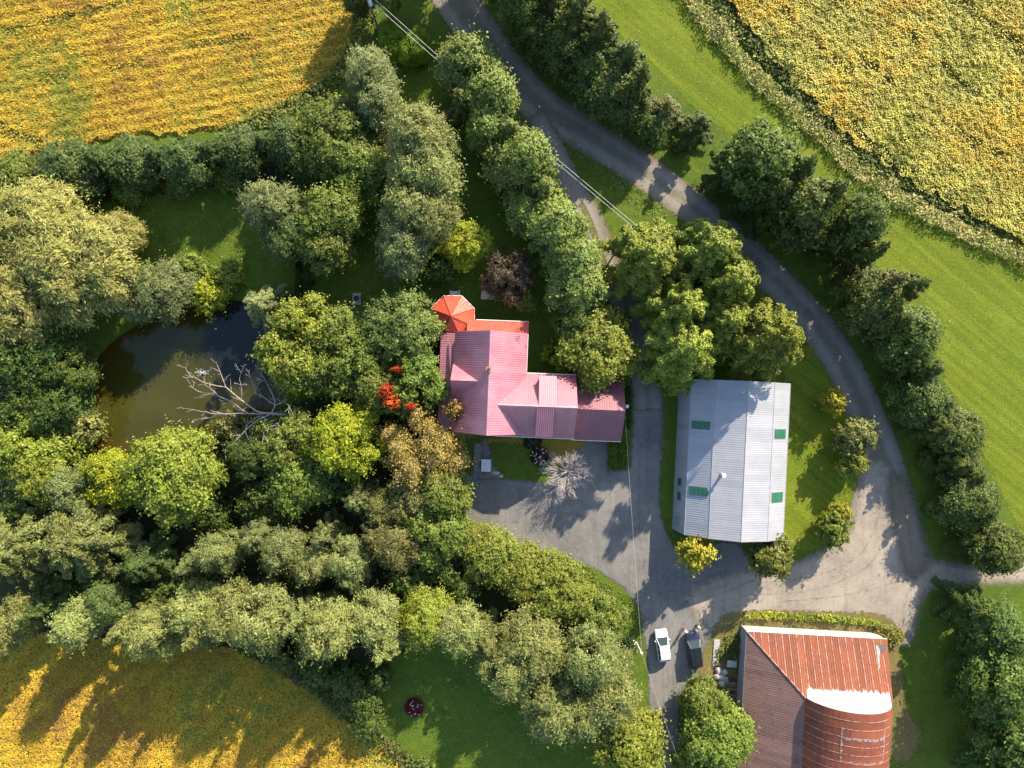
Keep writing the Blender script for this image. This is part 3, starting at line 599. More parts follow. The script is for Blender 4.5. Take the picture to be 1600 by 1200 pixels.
TINT_K = 1.22
TR = random.Random(77); tree_count = [0]
def tree(kind, px, py, rpx, H, tint, label, name='tree', cat='tree', group=None, rot=None, var=None):
    R0, H0, zb, crowns, trunks = PROTO[kind]
    zc = H * 0.58; x, y = G(px, py, zc); r = rpx * (1 - zc / ALT) / PPM
    i = tree_count[0]; tree_count[0] += 1; v = (i if var is None else var) % len(crowns)
    e = empty(name, (x, y, 0), TR.random() * 6.28 if rot is None else rot); s = r / R0; e.scale = (s * TR.uniform(0.94, 1.06), s * TR.uniform(0.94, 1.06), H / H0)
    tag(e, label, cat, group)
    c = link('crown', crowns[v], e); c.color = (min(.9, tint[0] * TINT_K * 1.05), tint[1] * TINT_K, tint[2] * TINT_K * 0.86, 1)
    link('trunk', trunks[v], e)
    return e

# tints (leaf albedo)
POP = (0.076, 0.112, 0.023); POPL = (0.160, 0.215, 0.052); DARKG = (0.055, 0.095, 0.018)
MAP = (0.120, 0.165, 0.028); MAPY = (0.175, 0.215, 0.028); YELG = (0.235, 0.265, 0.014); SILV = (0.168, 0.195, 0.066); SILVB = (0.138, 0.172, 0.070)
OLIV = (0.150, 0.155, 0.052); WIL = (0.240, 0.235, 0.078); FEA = (0.215, 0.265, 0.040); CED = (0.072, 0.116, 0.034)

def row(kind, pts, tint, desc, count, group, name='tree', H=None, jit=0.12):
    """pts: (px, py, r_px[, H]); label: '<ordinal> <desc> <count>'"""
    for i, p in enumerate(pts):
        h = p[3] if len(p) > 3 else H
        k_ = 1 + TR.uniform(-jit, jit); h_ = TR.uniform(-.05, .05); b_ = p[4] if len(p) > 4 else tint; tn = (b_[0] * k_ * (1 + h_), b_[1] * k_, b_[2] * k_ * (1 - h_))
        tree(kind if isinstance(kind, str) else kind[i % len(kind)], p[0] + TR.uniform(-4, 4), p[1] + TR.uniform(-4, 4), p[2] * TR.uniform(0.84, 1.14), h * TR.uniform(0.86, 1.12), tn, f'{ordinal(i)} {desc} {count}', name, 'tree', group)

# hedgerow right of the lane, upper stretch
row(['poplar', 'pine'], [(818, -10, 43), (862, 8, 46), (845, 42, 41, 8), (900, 28, 46), (892, 72, 41, 9), (940, 55, 48), (930, 108, 41, 9), (975, 92, 50), (955, 142, 38, 8), (1000, 138, 46), (990, 172, 36, 7.5), (1035, 172, 38, 8, OLIV), (1020, 202, 29, 6, DARKG), (1092, 196, 34, 7.5)], POP,
    'dark green tree from the top', 'above the lane fork', 'hedgerow trees above the lane fork', 'hedgerow_tree', 13)
# hedgerow right of the lane, long lower stretch
row(['pine', 'poplar', 'pine'], [(1150, 258, 42, 14.5, DARKG), (1188, 252, 47, 14.5), (1205, 305, 47, 14.5), (1240, 275, 49, 14.5), (1262, 330, 49, 14.5), (1290, 308, 49, 14.5), (1318, 360, 47, 14.5), (1338, 345, 47, 14.5), (1352, 395, 44, 14.5), (1378, 440, 42, 14.0, OLIV), (1362, 470, 42, 12.5), (1410, 452, 44, 13.4), (1395, 500, 44, 11.1), (1425, 528, 46, 9.7), (1412, 565, 37, 7.8), (1446, 580, 40, 7.6), (1440, 622, 38, 7.6), (1470, 628, 41, 7.6), (1466, 672, 40, 7.6), (1495, 680, 41, 7.6), (1492, 725, 41, 7.6), (1518, 738, 41, 7.6), (1512, 780, 43, 7.6), (1535, 800, 43, 7.6), (1532, 845, 46, 7.6), (1560, 862, 43, 7.6)], POP,
    'dark green tree from the top', 'in the long hedgerow', 'hedgerow trees right of the lane', 'hedgerow_tree', 15)
row(['pine', 'poplar'], [(1530, 950, 51), (1565, 985, 51), (1540, 1030, 41, 9), (1566, 1070, 44), (1550, 1118, 41), (1580, 1160, 53), (1560, 1205, 46)], (0.078, 0.140, 0.030),
    'dark leafy tree from the top', 'right of the rusty barn', 'trees right of the barn', 'row_tree', 10)
# pale feathery row left of the house lane
row(['poplar', 'pine', 'poplar'], [(728, 100, 45, 11), (722, 160, 33, 9), (772, 150, 45, 11), (760, 205, 34, 9), (800, 205, 43, 11), (800, 255, 39, 9), (828, 250, 40, 11), (845, 300, 43, 11), (828, 335, 34, 8), (870, 350, 43, 11), (868, 400, 39, 9), (898, 405, 43, 11), (900, 455, 45, 11), (930, 455, 39, 9)], POPL,
    'light green feathery tree from the top', 'in the row left of the house lane', 'feathery trees left of the house lane', 'row_tree')
# clipped-looking dark hedge trees below the top left field
row(['pine', 'poplar'], [(-20, 285, 46), (28, 280, 44, 7, MAP), (70, 300, 37, 6, MAP), (108, 268, 40), (158, 252, 40), (205, 256, 40), (250, 248, 38), (292, 250, 37), (332, 240, 38), (374, 236, 37), (415, 226, 37), (456, 222, 40)], CED,
    'dark bluish green tree from the left', 'under the top left field', 'trees below the top left field', 'row_tree', 8)
# trees cut by, or just beyond, the top edge
row('maple', [(604, -14, 30, 9), (562, -6, 26, 8, DARKG), (668, -70, 44, 11)], MAP, 'green tree from the left', 'at the top picture edge near the pole', 'trees at the top edge', 'maple_tree')
row('poplar', [(786, -48, 42, 13), (760, -110, 44, 13), (830, -80, 40, 13)], POP, 'dark tree', 'where the lane leaves the top edge', 'trees at the top of the lane', 'hedgerow_tree')
# group between that row and the house
S = lambda kind, px, py, r, H, tint, label, name='tree', cat='tree', group=None: tree(kind, px, py, r, H, tint, label, name, cat, group)
S('ash', 577, 120, 42, 11, SILVB, 'grey green tree just below the clipped hedge', 'ash_tree')
S('ash', 590, 165, 42, 10, SILVB, 'grey green tree second below the clipped hedge', 'ash_tree')
S('maple', 525, 215, 58, 9, MAP, 'wide olive green tree above the two trees on the back lawn', 'maple_tree')
S('maple', 560, 262, 46, 8, MAP, 'green maple touching the left side of the tallest grey trees', 'maple_tree')
S('maple', 490, 250, 40, 7, DARKG, 'dark maple at the right end of the row below the field', 'maple_tree')
S('ash', 655, 215, 54, 15, SILV, 'topmost of the tall grey green trees left of the dark strip', 'ash_tree', group='tall grey green trees')
S('ash', 665, 275, 54, 15, SILV, 'second tall grey green tree from the top left of the dark strip', 'ash_tree', group='tall grey green trees')
S('ash', 640, 330, 48, 14, SILV, 'third tall grey green tree from the top left of the dark strip', 'ash_tree', group='tall grey green trees')
S('ash', 675, 345, 44, 13, SILV, 'fourth tall grey green tree beside the yellow green globe tree', 'ash_tree', group='tall grey green trees')
S('ash', 630, 392, 46, 12, SILVB, 'lowest of the tall grey green trees above the fire pit lawn', 'ash_tree', group='tall grey green trees')
S('maple', 728, 384, 34, 7, YELG, 'small round yellow green tree left of the purple tree', 'maple_tree')
S('shrub', 690, 420, 24, 4, DARKG, 'dark shrub below the round yellow green tree', 'shrub', 'shrub')
S('shrub', 820, 470, 18, 3, MAPY, 'small green shrub right of the purple tree', 'shrub', 'shrub')
S('ash', 428, 325, 44, 11, SILVB, 'blue grey tree standing left on the back lawn', 'ash_tree')
S('ash', 450, 372, 40, 9, CED, 'darker grey tree right under the blue grey lawn tree', 'ash_tree')
S('maple', 520, 340, 46, 10, MAP, 'yellowish green tree right of the blue grey lawn tree', 'maple_tree')
S('maple', 510, 388, 44, 9, MAP, 'yellowish green tree just above the shaded garden hedge', 'maple_tree')
S('maple', 795, 434, 39, 6.5, (0.052, 0.030, 0.030), 'round purple leaved tree behind the gazebo', 'plum_tree')
S('maple', 932, 545, 60, 8.5, MAPY, 'round yellow green tree with orange flecks above the garage roof', 'maple_tree')
S('maple', 893, 506, 28, 8, DARKG, 'dark tree half behind the round orange flecked tree', 'maple_tree')
S('shrub', 965, 505, 20, 4, MAP, 'green shrub at the bend of the house lane', 'shrub', 'shrub')
# feathery star-shaped trees above the long shed
row('feather', [(1014, 402, 76, 12), (1110, 394, 80, 13), (1138, 448, 64, 13), (1064, 480, 74, 12.5), (1130, 508, 74, 15), (1068, 548, 72, 14), (1196, 534, 82, 17)], FEA,
    'star shaped feathery tree', 'down from the top above the long shed', 'feathery trees above the shed', 'walnut_tree')
S('shrub', 1052, 588, 26, 4.5, YELG, 'yellowish shrub at the top left corner of the long shed', 'shrub', 'shrub')
# pond surroundings
S('willow', 62, 360, 84, 13, WIL, 'upper left of the three yellowish willows by the pond', 'willow_tree', group='willows by the pond')
S('willow', 122, 418, 96, 14, WIL, 'largest yellowish willow beside the pond', 'willow_tree', group='willows by the pond')
S('willow', 28, 470, 76, 13, WIL, 'lower left willow at the left edge of the picture', 'willow_tree', group='willows by the pond')
S('willow', 186, 366, 36, 10, WIL, 'small yellowish willow at the right shoulder of the large one', 'willow_tree')
S('ash', 252, 452, 50, 8, (0.12, 0.145, 0.06), 'soft grey green bush tree on the upper pond bank', 'willow_tree')
S('ash', 215, 470, 36, 7, SILVB, 'grey green bush tree between willow and pond', 'willow_tree')
S('shrub', 325, 462, 30, 3.6, YELG, 'bright yellow green shrub on the upper pond bank', 'shrub', 'shrub')
S('shrub', 355, 430, 24, 3, MAPY, 'green shrub lit on the lawn above the pond', 'shrub', 'shrub')
S('shrub', 300, 420, 22, 3, MAP, 'low green shrub between grey bush tree and lawn', 'shrub', 'shrub')
S('spruce', 405, 474, 46, 10, (0.23, 0.265, 0.115), 'pale star shaped spruce at the upper right pond corner', 'spruce_tree')
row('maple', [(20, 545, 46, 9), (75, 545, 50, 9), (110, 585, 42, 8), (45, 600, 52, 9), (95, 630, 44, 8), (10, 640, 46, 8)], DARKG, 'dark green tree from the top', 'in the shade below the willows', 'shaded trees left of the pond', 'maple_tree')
S('maple', 478, 508, 42, 12, MAPY, 'yellow green tree right of the pond below the garden hedge', 'maple_tree')
S('maple', 452, 560, 44, 12, MAPY, 'yellow green tree overhanging the right pond bank', 'maple_tree')
S('shrub', 482, 600, 22, 6, YELG, 'yellow leaved shrub on the right pond bank', 'shrub', 'shrub')
S('maple', 525, 520, 46, 9.5, MAP, 'green maple left of the big maple beside the gazebo', 'maple_tree')
S('maple', 515, 575, 46, 9.5, MAP, 'green maple second from the right pond bank', 'maple_tree')
S('maple', 565, 560, 44, 9.5, MAP, 'green maple in the middle of the group left of the house', 'maple_tree')
S('bigmaple', 625, 515, 62, 10.5, (0.115, 0.165, 0.044), 'big green maple touching the gazebo roof', 'maple_tree')
S('maple', 590, 605, 46, 9, MAP, 'green maple left of the red leaved shrub', 'maple_tree')
S('maple', 645, 595, 50, 9, (0.105, 0.175, 0.028), 'fresh green maple against the left porch of the house', 'maple_tree')
for sx_, sy_, sr_, sl_ in ((610, 612, 14, 'largest bright red sumac crown among the green maples'), (619, 630, 11, 'smaller red sumac crown below the largest red one'), (627, 578, 6, 'small red leaf patch above the red sumac crowns'), (646, 634, 6, 'small red leaf patch right of the red sumac crowns')):
    S('shrub', sx_, sy_, sr_, 10.6, (0.46, 0.060, 0.026), sl_, 'sumac_shrub', 'shrub')
S('shrub', 672, 632, 16, 6.5, (0.06, 0.1, 0.02), 'small dark green shrub below the fresh green maple', 'shrub', 'shrub')
S('shrub', 712, 640, 17, 8.6, (0.22, 0.13, 0.05), 'small brown leaved tree against the house roof', 'shrub', 'shrub')
S('bigmaple', 545, 690, 60, 10.5, YELG, 'bright yellow green tree left of the orange brown tree', 'maple_tree')
S('maple', 448, 690, 50, 8.5, MAP, 'green tree under the dead branches', 'maple_tree')
S('maple', 470, 755, 46, 8, MAP, 'green tree second below the dead branches', 'maple_tree')
S('maple', 395, 710, 36, 7, DARKG, 'dark green tree left under the dead branches', 'maple_tree')
S('bigmaple', 270, 740, 78, 10.5, MAPY, 'large yellow green tree on the lower pond bank', 'maple_tree')
S('maple', 180, 745, 44, 8, YELG, 'round yellow green tree left of the large lower bank tree', 'maple_tree')
S('shrub', 365, 668, 26, 5, OLIV, 'brownish shrub at the water edge by the dead branches', 'shrub', 'shrub')
S('shrub', 130, 670, 28, 4.5, OLIV, 'brownish shrub at the lower left pond corner', 'shrub', 'shrub')
S('shrub', 110, 700, 30, 5, MAPY, 'yellow green shrub below the lower left pond corner', 'shrub', 'shrub')
S('maple', 40, 700, 54, 8, MAPY, 'yellow green tree at the left edge below the pond', 'maple_tree')
S('maple', 70, 745, 46, 8, MAPY, 'yellow green tree second below the pond at the left', 'maple_tree')
S('ash', 110, 765, 40, 8, SILVB, 'grey green tree left of the round yellow green tree', 'ash_tree')
S('feather', 125, 845, 80, 12.5, SILV, 'large grey green feathery tree at the lower left', 'walnut_tree')
S('feather', 18, 860, 72, 12.5, SILV, 'grey green feathery tree cut by the left picture edge', 'walnut_tree')
S('feather', 225, 880, 46, 9, CED, 'darker feathery tree right of the large grey green one', 'walnut_tree')
row(['pine', 'ash'], [(300, 878, 34, 9), (345, 862, 40, 11), (398, 842, 40, 11), (440, 862, 40, 11), (508, 838, 36, 11), (545, 872, 38, 10), (580, 838, 40, 10, OLIV), (490, 880, 34, 10), (550, 905, 38, 10), (620, 850, 36, 9, OLIV), (560, 785, 40, 9), (600, 800, 34, 8, OLIV)], (0.150, 0.185, 0.068), 'grey green tree from the left', 'in the middle of the wood', 'loose middle row of the wood', 'ash_tree')
row(['ash', 'pine', 'ash'], [(15, 975, 38, 13.2), (65, 955, 40, 12.2, CED), (125, 968, 38, 13.2), (165, 945, 34, 11.2, CED), (205, 980, 34, 13.2), (250, 988, 36, 13.2), (305, 950, 44, 14.2), (320, 988, 38, 13.2), (362, 958, 46, 14.2), (415, 965, 46, 14.2), (470, 968, 46, 14.2), (515, 980, 44, 14.2), (585, 965, 42, 14.7), (605, 1010, 40, 14.7)], (0.185, 0.215, 0.074), 'silvery green tree from the left', 'above the bottom left field', 'silvery row above the bottom left field', 'ash_tree')
row(['ash', 'ash', 'pine'], [(660, 968, 42, 9.5, MAPY), (715, 985, 48, 10.5), (762, 1005, 48, 10.5), (790, 1048, 44, 10.5), (835, 1010, 50, 10.5), (880, 1060, 52, 10.5), (860, 1100, 44, 9.5), (920, 1025, 50, 10.5), (965, 1045, 48, 9.5), (955, 1090, 50, 10.0), (905, 1110, 44, 9.5)], SILV, 'soft olive green tree from the left', 'in the row above the round lawn', 'olive green row above the round lawn', 'ash_tree')
S('maple', 985, 1160, 60, 9, MAPY, 'yellowish tree at the bottom beside the farm track', 'maple_tree')
S('maple', 940, 965, 36, 7, MAP, 'green tree beside the lawn corner below the yard', 'maple_tree')
row('maple', [(740, 845, 40, 6), (775, 872, 42, 6), (815, 892, 42, 6), (855, 918, 46, 6.5), (895, 935, 40, 6), (858, 885, 34, 5.5)], (0.165, 0.195, 0.030), 'leafy yellow green tree from the left', 'below the gravel yard', 'leafy trees below the gravel yard', 'maple_tree')
S('maple', 692, 770, 46, 8, MAP, 'green leafy tree left of the gravel yard', 'maple_tree')
S('maple', 680, 825, 50, 8, MAP, 'green leafy tree at the lower left corner of the gravel yard', 'maple_tree')
S('maple', 640, 780, 38, 8, OLIV, 'olive tree in the shade under the orange brown tree', 'maple_tree')
S('maple', 1098, 1098, 36, 6, MAP, 'green tree between farm track and rusty barn', 'maple_tree')
S('maple', 1120, 1150, 58, 8.5, (0.135, 0.195, 0.032), 'large green tree overlapping the barn roof at the bottom', 'maple_tree')
S('maple', 1085, 1200, 40, 7, MAP, 'green tree at the bottom edge beside the farm track', 'maple_tree')
# understorey of the wood
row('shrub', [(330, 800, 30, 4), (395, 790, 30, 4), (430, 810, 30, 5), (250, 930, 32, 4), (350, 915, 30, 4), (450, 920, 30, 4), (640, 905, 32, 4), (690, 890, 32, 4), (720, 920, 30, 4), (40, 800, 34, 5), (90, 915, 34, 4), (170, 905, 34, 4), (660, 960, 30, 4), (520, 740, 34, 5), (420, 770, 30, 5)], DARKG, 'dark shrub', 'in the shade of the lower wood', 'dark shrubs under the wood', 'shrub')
row('shrub', [(455, 1030, 26, 3.5), (500, 1045, 28, 3.5), (540, 1060, 28, 3.5), (560, 1095, 26, 3), (590, 1060, 22, 3), (575, 1130, 24, 3)], DARKG, 'dark bush from the top', 'between bottom left field and round lawn', 'bushes beside the round lawn', 'shrub')
row('shrub', [(0, 320, 30, 3), (60, 325, 28, 3), (110, 300, 24, 2.5), (200, 300, 24, 2.5), (280, 290, 24, 2.5), (360, 282, 24, 2.5)], MAP, 'low green bush from the left', 'below the top left row', 'bushes below the top left row', 'shrub')
row('shrub', [(1150, 278, 14, 2.0), (1196, 318, 16, 2.4), (1240, 358, 16, 2.4), (1280, 396, 16, 2.4), (1316, 438, 15, 2.2), (1344, 490, 15, 2.2), (1374, 535, 15, 2.2), (1398, 592, 15, 2.2), (1420, 650, 15, 2.2), (1446, 722, 15, 2.2), (1466, 795, 16, 2.2)], (0.075, 0.115, 0.018), 'low green bush from the top', 'under the long hedgerow', 'bushes under the long hedgerow', 'shrub')
row('shrub', [(818, 50, 14, 2.0), (856, 92, 14, 2.0), (900, 130, 14, 2.0), (945, 162, 14, 2.0), (995, 195, 14, 2.0), (1056, 226, 13, 1.8)], (0.075, 0.115, 0.018), 'low green bush from the top', 'under the trees above the fork', 'bushes under the upper hedgerow', 'shrub')
# saplings on the shed lawn
S('sapling', 1302, 628, 19, 4.2, (0.27, 0.26, 0.02), 'small yellow sapling topmost beside the curved lane', 'sapling', 'tree')
S('sapling', 1336, 680, 29, 5.2, (0.145, 0.165, 0.055), 'largest green sapling beside the curved lane', 'sapling', 'tree')
S('sapling', 1333, 722, 21, 4.2, (0.16, 0.18, 0.025), 'green sapling just below the largest one beside the lane', 'sapling', 'tree')
S('sapling', 1312, 800, 17, 3.6, (0.27, 0.26, 0.025), 'yellow sapling right above the green one at the gravel', 'sapling', 'tree')
S('sapling', 1302, 828, 25, 4.6, (0.11, 0.15, 0.022), 'green sapling at the gravel corner right of the shed', 'sapling', 'tree')
S('sapling', 1205, 872, 33, 6.6, (0.12, 0.145, 0.028), 'dense round green sapling below the shed right corner', 'sapling', 'tree')
S('sapling', 1087, 862, 27, 7.4, (0.34, 0.33, 0.03), 'yellow orange sapling below the shed left corner', 'sapling', 'tree')

# ---- branching skeletons: dead tree over the pond, bare tree by the house, thin orange tree
def branches(root, dirv, length, r, depth, rng, out, spread=0.55, kids=(2, 4), shrink=0.72, wob=0.16, grav=0.0, tips=None):
    p = Vector(root); d = Vector(dirv).normalized(); n = 3 if depth > 0 else 2; q = r
    for i in range(n):
        d = (d + Vector((rng.gauss(0, wob), rng.gauss(0, wob), rng.gauss(0, wob) - grav))).normalized()
        e = p + d * (length / n); r2 = q * 0.84; out.append((p.copy(), e.copy(), q, r2)); p, q = e, r2
        if depth > 0 and i >= (0 if depth < 3 else 1):
            for _ in range(rng.randint(*kids) - 1):
                a = d.orthogonal().normalized(); a.rotate(Matrix.Rotation(rng.random() * 6.28, 3, d))
                nd = (d + a * rng.uniform(0.6, 1.3) * spread).normalized()
                branches(p, nd, length * shrink * rng.uniform(0.6, 1.05), q * 0.62, depth - 1, rng, out, spread, kids, shrink, wob, grav, tips)
    if tips is not None and depth <= 1: tips.append(p.copy())
    if depth > 0:
        branches(p, d, length * shrink, q * 0.9, depth - 1, rng, out, spread, kids, shrink, wob, grav, tips)

def tubes_mesh(name, segs, mat, sides=4, rmin=0.012):
    V, F = [], []; n = sides
    for a, b, r0, r1 in segs:
        d = (b - a)
        if d.length < 1e-5: continue
        d.normalize(); u = d.orthogonal().normalized(); w = d.cross(u); i = len(V)
        for p, r in ((a, max(r0, rmin)), (b, max(r1, rmin))):
            for k in range(n):
                t = 2 * math.pi * k / n; V.append(tuple(p + u * (r * math.cos(t)) + w * (r * math.sin(t))))
        for k in range(n):
            j = (k + 1) % n; F.append((i + k, i + j, i + n + j, i + n + k))
    return mesh_np(name, V, F, mat, smooth=True)

# dead tree leaning over the pond
rng = random.Random(5)
bx, by = G(436, 652); dt = empty('dead_tree', (bx, by, 0)); tag(dt, 'dead leafless tree with pale branches leaning over the pond', 'tree')
def at(px, py, z): x, y = G(px, py, z); return Vector((x - bx, y - by, z))
J = at(424, 646, 7.0); K = at(447, 648, 5.5)
link('trunk', tubes_mesh('trunk', [(Vector((0, 0, -.1)), Vector((.2, .3, 3.0)), .26, .22), (Vector((.2, .3, 3.0)), K, .22, .19), (K, J, .17, .15)], BARK_P, 8), dt)
limbs = [([(424, 646), (402, 643), (377, 625), (353, 605), (345, 584), (337, 565)], 7.0, 8.0, .12), ([(353, 605), (326, 600), (308, 592), (297, 587), (289, 573)], 7.6, 7.2, .07),
  ([(424, 646), (388, 646), (364, 629), (344, 620), (320, 614), (301, 606), (293, 592)], 7.0, 6.6, .10), ([(388, 646), (356, 647), (329, 646), (315, 643), (285, 638)], 6.9, 6.2, .09),
  ([(424, 646), (406, 654), (384, 671), (380, 677), (362, 694), (348, 704)], 7.0, 6.6, .11), ([(384, 671), (388, 662), (400, 652), (412, 650)], 6.8, 7.2, .06),
  ([(424, 646), (430, 633), (426, 617), (415, 595), (408, 581)], 7.0, 9.2, .10), ([(430, 633), (411, 620), (399, 614), (393, 595)], 7.6, 8.6, .06), ([(430, 633), (444, 628), (452, 634), (458, 648)], 7.6, 8.0, .05),
  ([(447, 648), (439, 649), (436, 660), (428, 665), (413, 669), (410, 695)], 5.5, 7.4, .09), ([(447, 648), (455, 654), (450, 668), (443, 686), (436, 701)], 5.5, 8.0, .09), ([(377, 625), (378, 613), (374, 592), (381, 574)], 7.4, 8.4, .06), ([(344, 620), (330, 608), (318, 600), (309, 603)], 6.8, 6.9, .045), ([(356, 647), (335, 650), (322, 654)], 6.7, 6.4, .045), ([(450, 668), (460, 672), (464, 684)], 6.4, 7.2, .04)]
for pl, z0, z1, r in limbs:
    sg = []; n_ = len(pl); pts = [at(x, y, z0 + (z1 - z0) * i / (n_ - 1)) for i, (x, y) in enumerate(pl)]
    for i in range(n_ - 1):
        mid = pts[i].lerp(pts[i + 1], .5) + Vector((rng.gauss(0, .06), rng.gauss(0, .06), rng.gauss(0, .08))); ra, rb = r * (1 - .8 * i / (n_ - 1)), r * (1 - .8 * (i + 1) / (n_ - 1)); rm = (ra + rb) / 2
        sg += [(pts[i], mid, ra, rm), (mid, pts[i + 1], rm, rb)]
        if i >= 1 or n_ < 5:
            for _ in range(2):
                dd = (pts[i + 1] - pts[i]).normalized(); s_ = dd.orthogonal(); s_.rotate(Matrix.Rotation(rng.random() * 6.28, 3, dd))
                branches(pts[i].lerp(pts[i + 1], rng.random()), dd + s_ * .8, rng.uniform(.5, 1.2), max(rb * .5, .022), 1, rng, sg, spread=.7, kids=(1, 2), shrink=.6, wob=.2)
    link('branch', tubes_mesh('branch', sg, BARK_P, 5, 0.02), dt)
# fallen snags at the left
for (x0, y0), (x1, y1), lb in (((84, 690), (58, 714), 'short pale dead snag leaning over the yellow green shrubs'), ((45, 655), (-10, 668), 'thin grey dead branches at the left edge below the willows')):
    a = G(x0, y0, 4.5); b = G(x1, y1, 5.0); e = empty('dead_snag', (a[0], a[1], 0)); tag(e, lb, 'dead branch')
    sg = [(Vector((0, 0, -.05)), Vector((0, 0, 4.5)), .12, .09)]; dv = Vector((b[0] - a[0], b[1] - a[1], 0.5)); branches(Vector((0, 0, 4.5)), dv, dv.length * 0.8, .09, 2, rng, sg, kids=(1, 2), shrink=0.5)
    link('branch', tubes_mesh('branch', sg, BARK_P, 5, 0.02), e)

# bare pale tree on the gravel below the house
rng = random.Random(9); bx, by = G(887, 738, 2.0); bt = empty('bare_tree', (bx, by, 0)); tag(bt, 'leafless pale pinkish tree standing on the gravel below the house', 'tree')
link('trunk', tubes_mesh('trunk', [(Vector((0, 0, -.1)), Vector((0, 0, 1.4)), .2, .15), (Vector((0, 0, 1.4)), Vector((0.1, 0, 2.4)), .15, .09)], BARK_P, 8), bt)
for k in range(26):
    a = k * 2.39996; el = 0.12 + 0.8 * ((k * 0.618) % 1.0); sg = []
    branches(Vector((0.05, 0, 1.2 + 0.9 * ((k * .37) % 1))), (math.cos(a), math.sin(a), el), rng.uniform(1.45, 1.95), .05, 3, rng, sg, spread=0.5, kids=(2, 3), shrink=0.66, wob=0.10)
    link('branch', tubes_mesh('branch', sg, BARK_T, 3, 0.012), bt)

# thinning orange brown tree with its pale limbs showing
rng = random.Random(21); H = 10.5; bx, by = G(660, 700, 6.5); ot = empty('autumn_tree', (bx, by, 0)); tag(ot, 'orange brown autumn tree with pale limbs showing beside the house', 'tree')
link('trunk', tubes_mesh('trunk', [(Vector((0, 0, -.1)), Vector((0, .1, 2.2)), .26, .2), (Vector((0, .1, 2.2)), Vector((0, 0, 4.0)), .2, .14)], BARK_P, 8), ot)
tips = []
for k in range(11):
    a = k * 2.39996; el = 0.55 + 0.9 * ((k * 0.618) % 1.0); sg = []
    branches(Vector((0, .05, 2.6 + 1.4 * ((k * .37) % 1))), (math.cos(a), math.sin(a), el), 3.0, .12, 3, rng, sg, spread=0.65, kids=(1, 3), shrink=0.68, wob=0.12, tips=tips)
    link('branch', tubes_mesh('branch', sg, BARK_T, 4, 0.03), ot)
nr = np.random.default_rng(4); T_ = np.array([tuple(q) for q in tips]); n = 17000; ti = nr.integers(0, len(T_), n)
P = T_[ti] + nr.normal(size=(n, 3)) * 0.42; tb = nr.uniform(.75, 1.2, len(T_))[ti]
c = link('crown', leaf_mesh('crown', P, nr.normal(size=(n, 3)) * 0.6 + np.array([0, 0, 1.0]), 0.27 * nr.uniform(.6, 1.3, n), 0.6, tb * nr.uniform(.8, 1.2, n), nr.uniform(0, .3, n), nr), ot); c.color = (0.41, 0.295, 0.07, 1)

# ---- clipped hedges and small round shrubs: dense leaf shells
def shell_shrub(name, label, blobs, tint, n, ls, seed, loc, cat='hedge', group=None):
    """blobs: (x, y, z, rx, ry, rz) rounded boxes/ellipsoids; leaves on their outer surface"""
    rng = np.random.default_rng(seed); B = np.array(blobs, dtype=float); w = B[:, 3] * B[:, 4] + B[:, 4] * B[:, 5] + B[:, 3] * B[:, 5]
    bi = rng.choice(len(B), n, p=w / w.sum()); d = unit(rng.normal(size=(n, 3))); e = np.sign(d) * np.abs(d) ** 0.6
    e /= (np.abs(e) ** 3.2).sum(1)[:, None] ** (1 / 3.2)
    P = B[bi, :3] + e * B[bi, 3:] * rng.uniform(0.93, 1.03, n)[:, None]; keep = P[:, 2] > 0.02
    inside = np.zeros(n, bool)
    for b in B: inside |= ((np.abs((P - b[:3]) / (b[3:] * 0.88)) ** 3.2).sum(1) < 1)
    keep &= ~inside; P = P[keep]; d = d[keep]; m = len(P)
    br = (0.72 + 0.5 * vnoise(P[:, :2] * 1.0, 2.2, seed)) * rng.uniform(.75, 1.2, m)
    root = empty(name, loc); tag(root, label, cat, group)
    me = leaf_mesh('foliage', P, d * 0.7 + rng.normal(size=(m, 3)) * 0.5, ls * rng.uniform(.6, 1.3, m), 0.6, br, np.clip(rng.normal(.12, .12, m), 0, 1), rng)
    c = link('foliage', me, root); c.color = (*tint, 1)
    mb = MB()
    for b in B: mb.tube((b[0], b[1], -0.05), (b[0], b[1], b[2]), 0.07, 0.04, 5)
    mb.build('stem', BARK, root)
    return root
def blobs_px(lst, ox, oy, z):
    out = []
    for px, py, rx, ry, h in lst:
        x, y = G(px, py, h * 0.8); out.append((x - ox, y - oy, h / 2, rx * .95 / PPM, ry * .95 / PPM, h / 2))
    return out
ox, oy = G(632, 66, 3)
shell_shrub('clipped_hedge', 'bright green clipped hedge block under the power lines', blobs_px([(612, 55, 22, 22, 4.2), (625, 66, 24, 20, 4.4), (640, 74, 22, 17, 4.4), (655, 64, 13, 26, 4.2), (604, 48, 14, 14, 4.0)], ox, oy, 3), (0.22, 0.36, 0.022), 34000, 0.19, 31, (ox, oy, 0))
ox, oy = G(966, 700, 1.5)
shell_shrub('clipped_hedge', 'dark green clipped hedge right below the garage', blobs_px([(964, 690, 14, 24, 2.2), (966, 712, 15, 24, 2.3)], ox, oy, 1.5), (0.08, 0.17, 0.012), 6000, 0.22, 32, (ox, oy, 0))
ox, oy = G(985, 640, 0.8)
shell_shrub('low_hedge', 'thin low hedge strip along the right garage wall', blobs_px([(983, 622, 4, 20, .9), (983, 652, 4, 18, .9)], ox, oy, .8), (0.06, 0.12, 0.012), 2500, 0.18, 33, (ox, oy, 0))
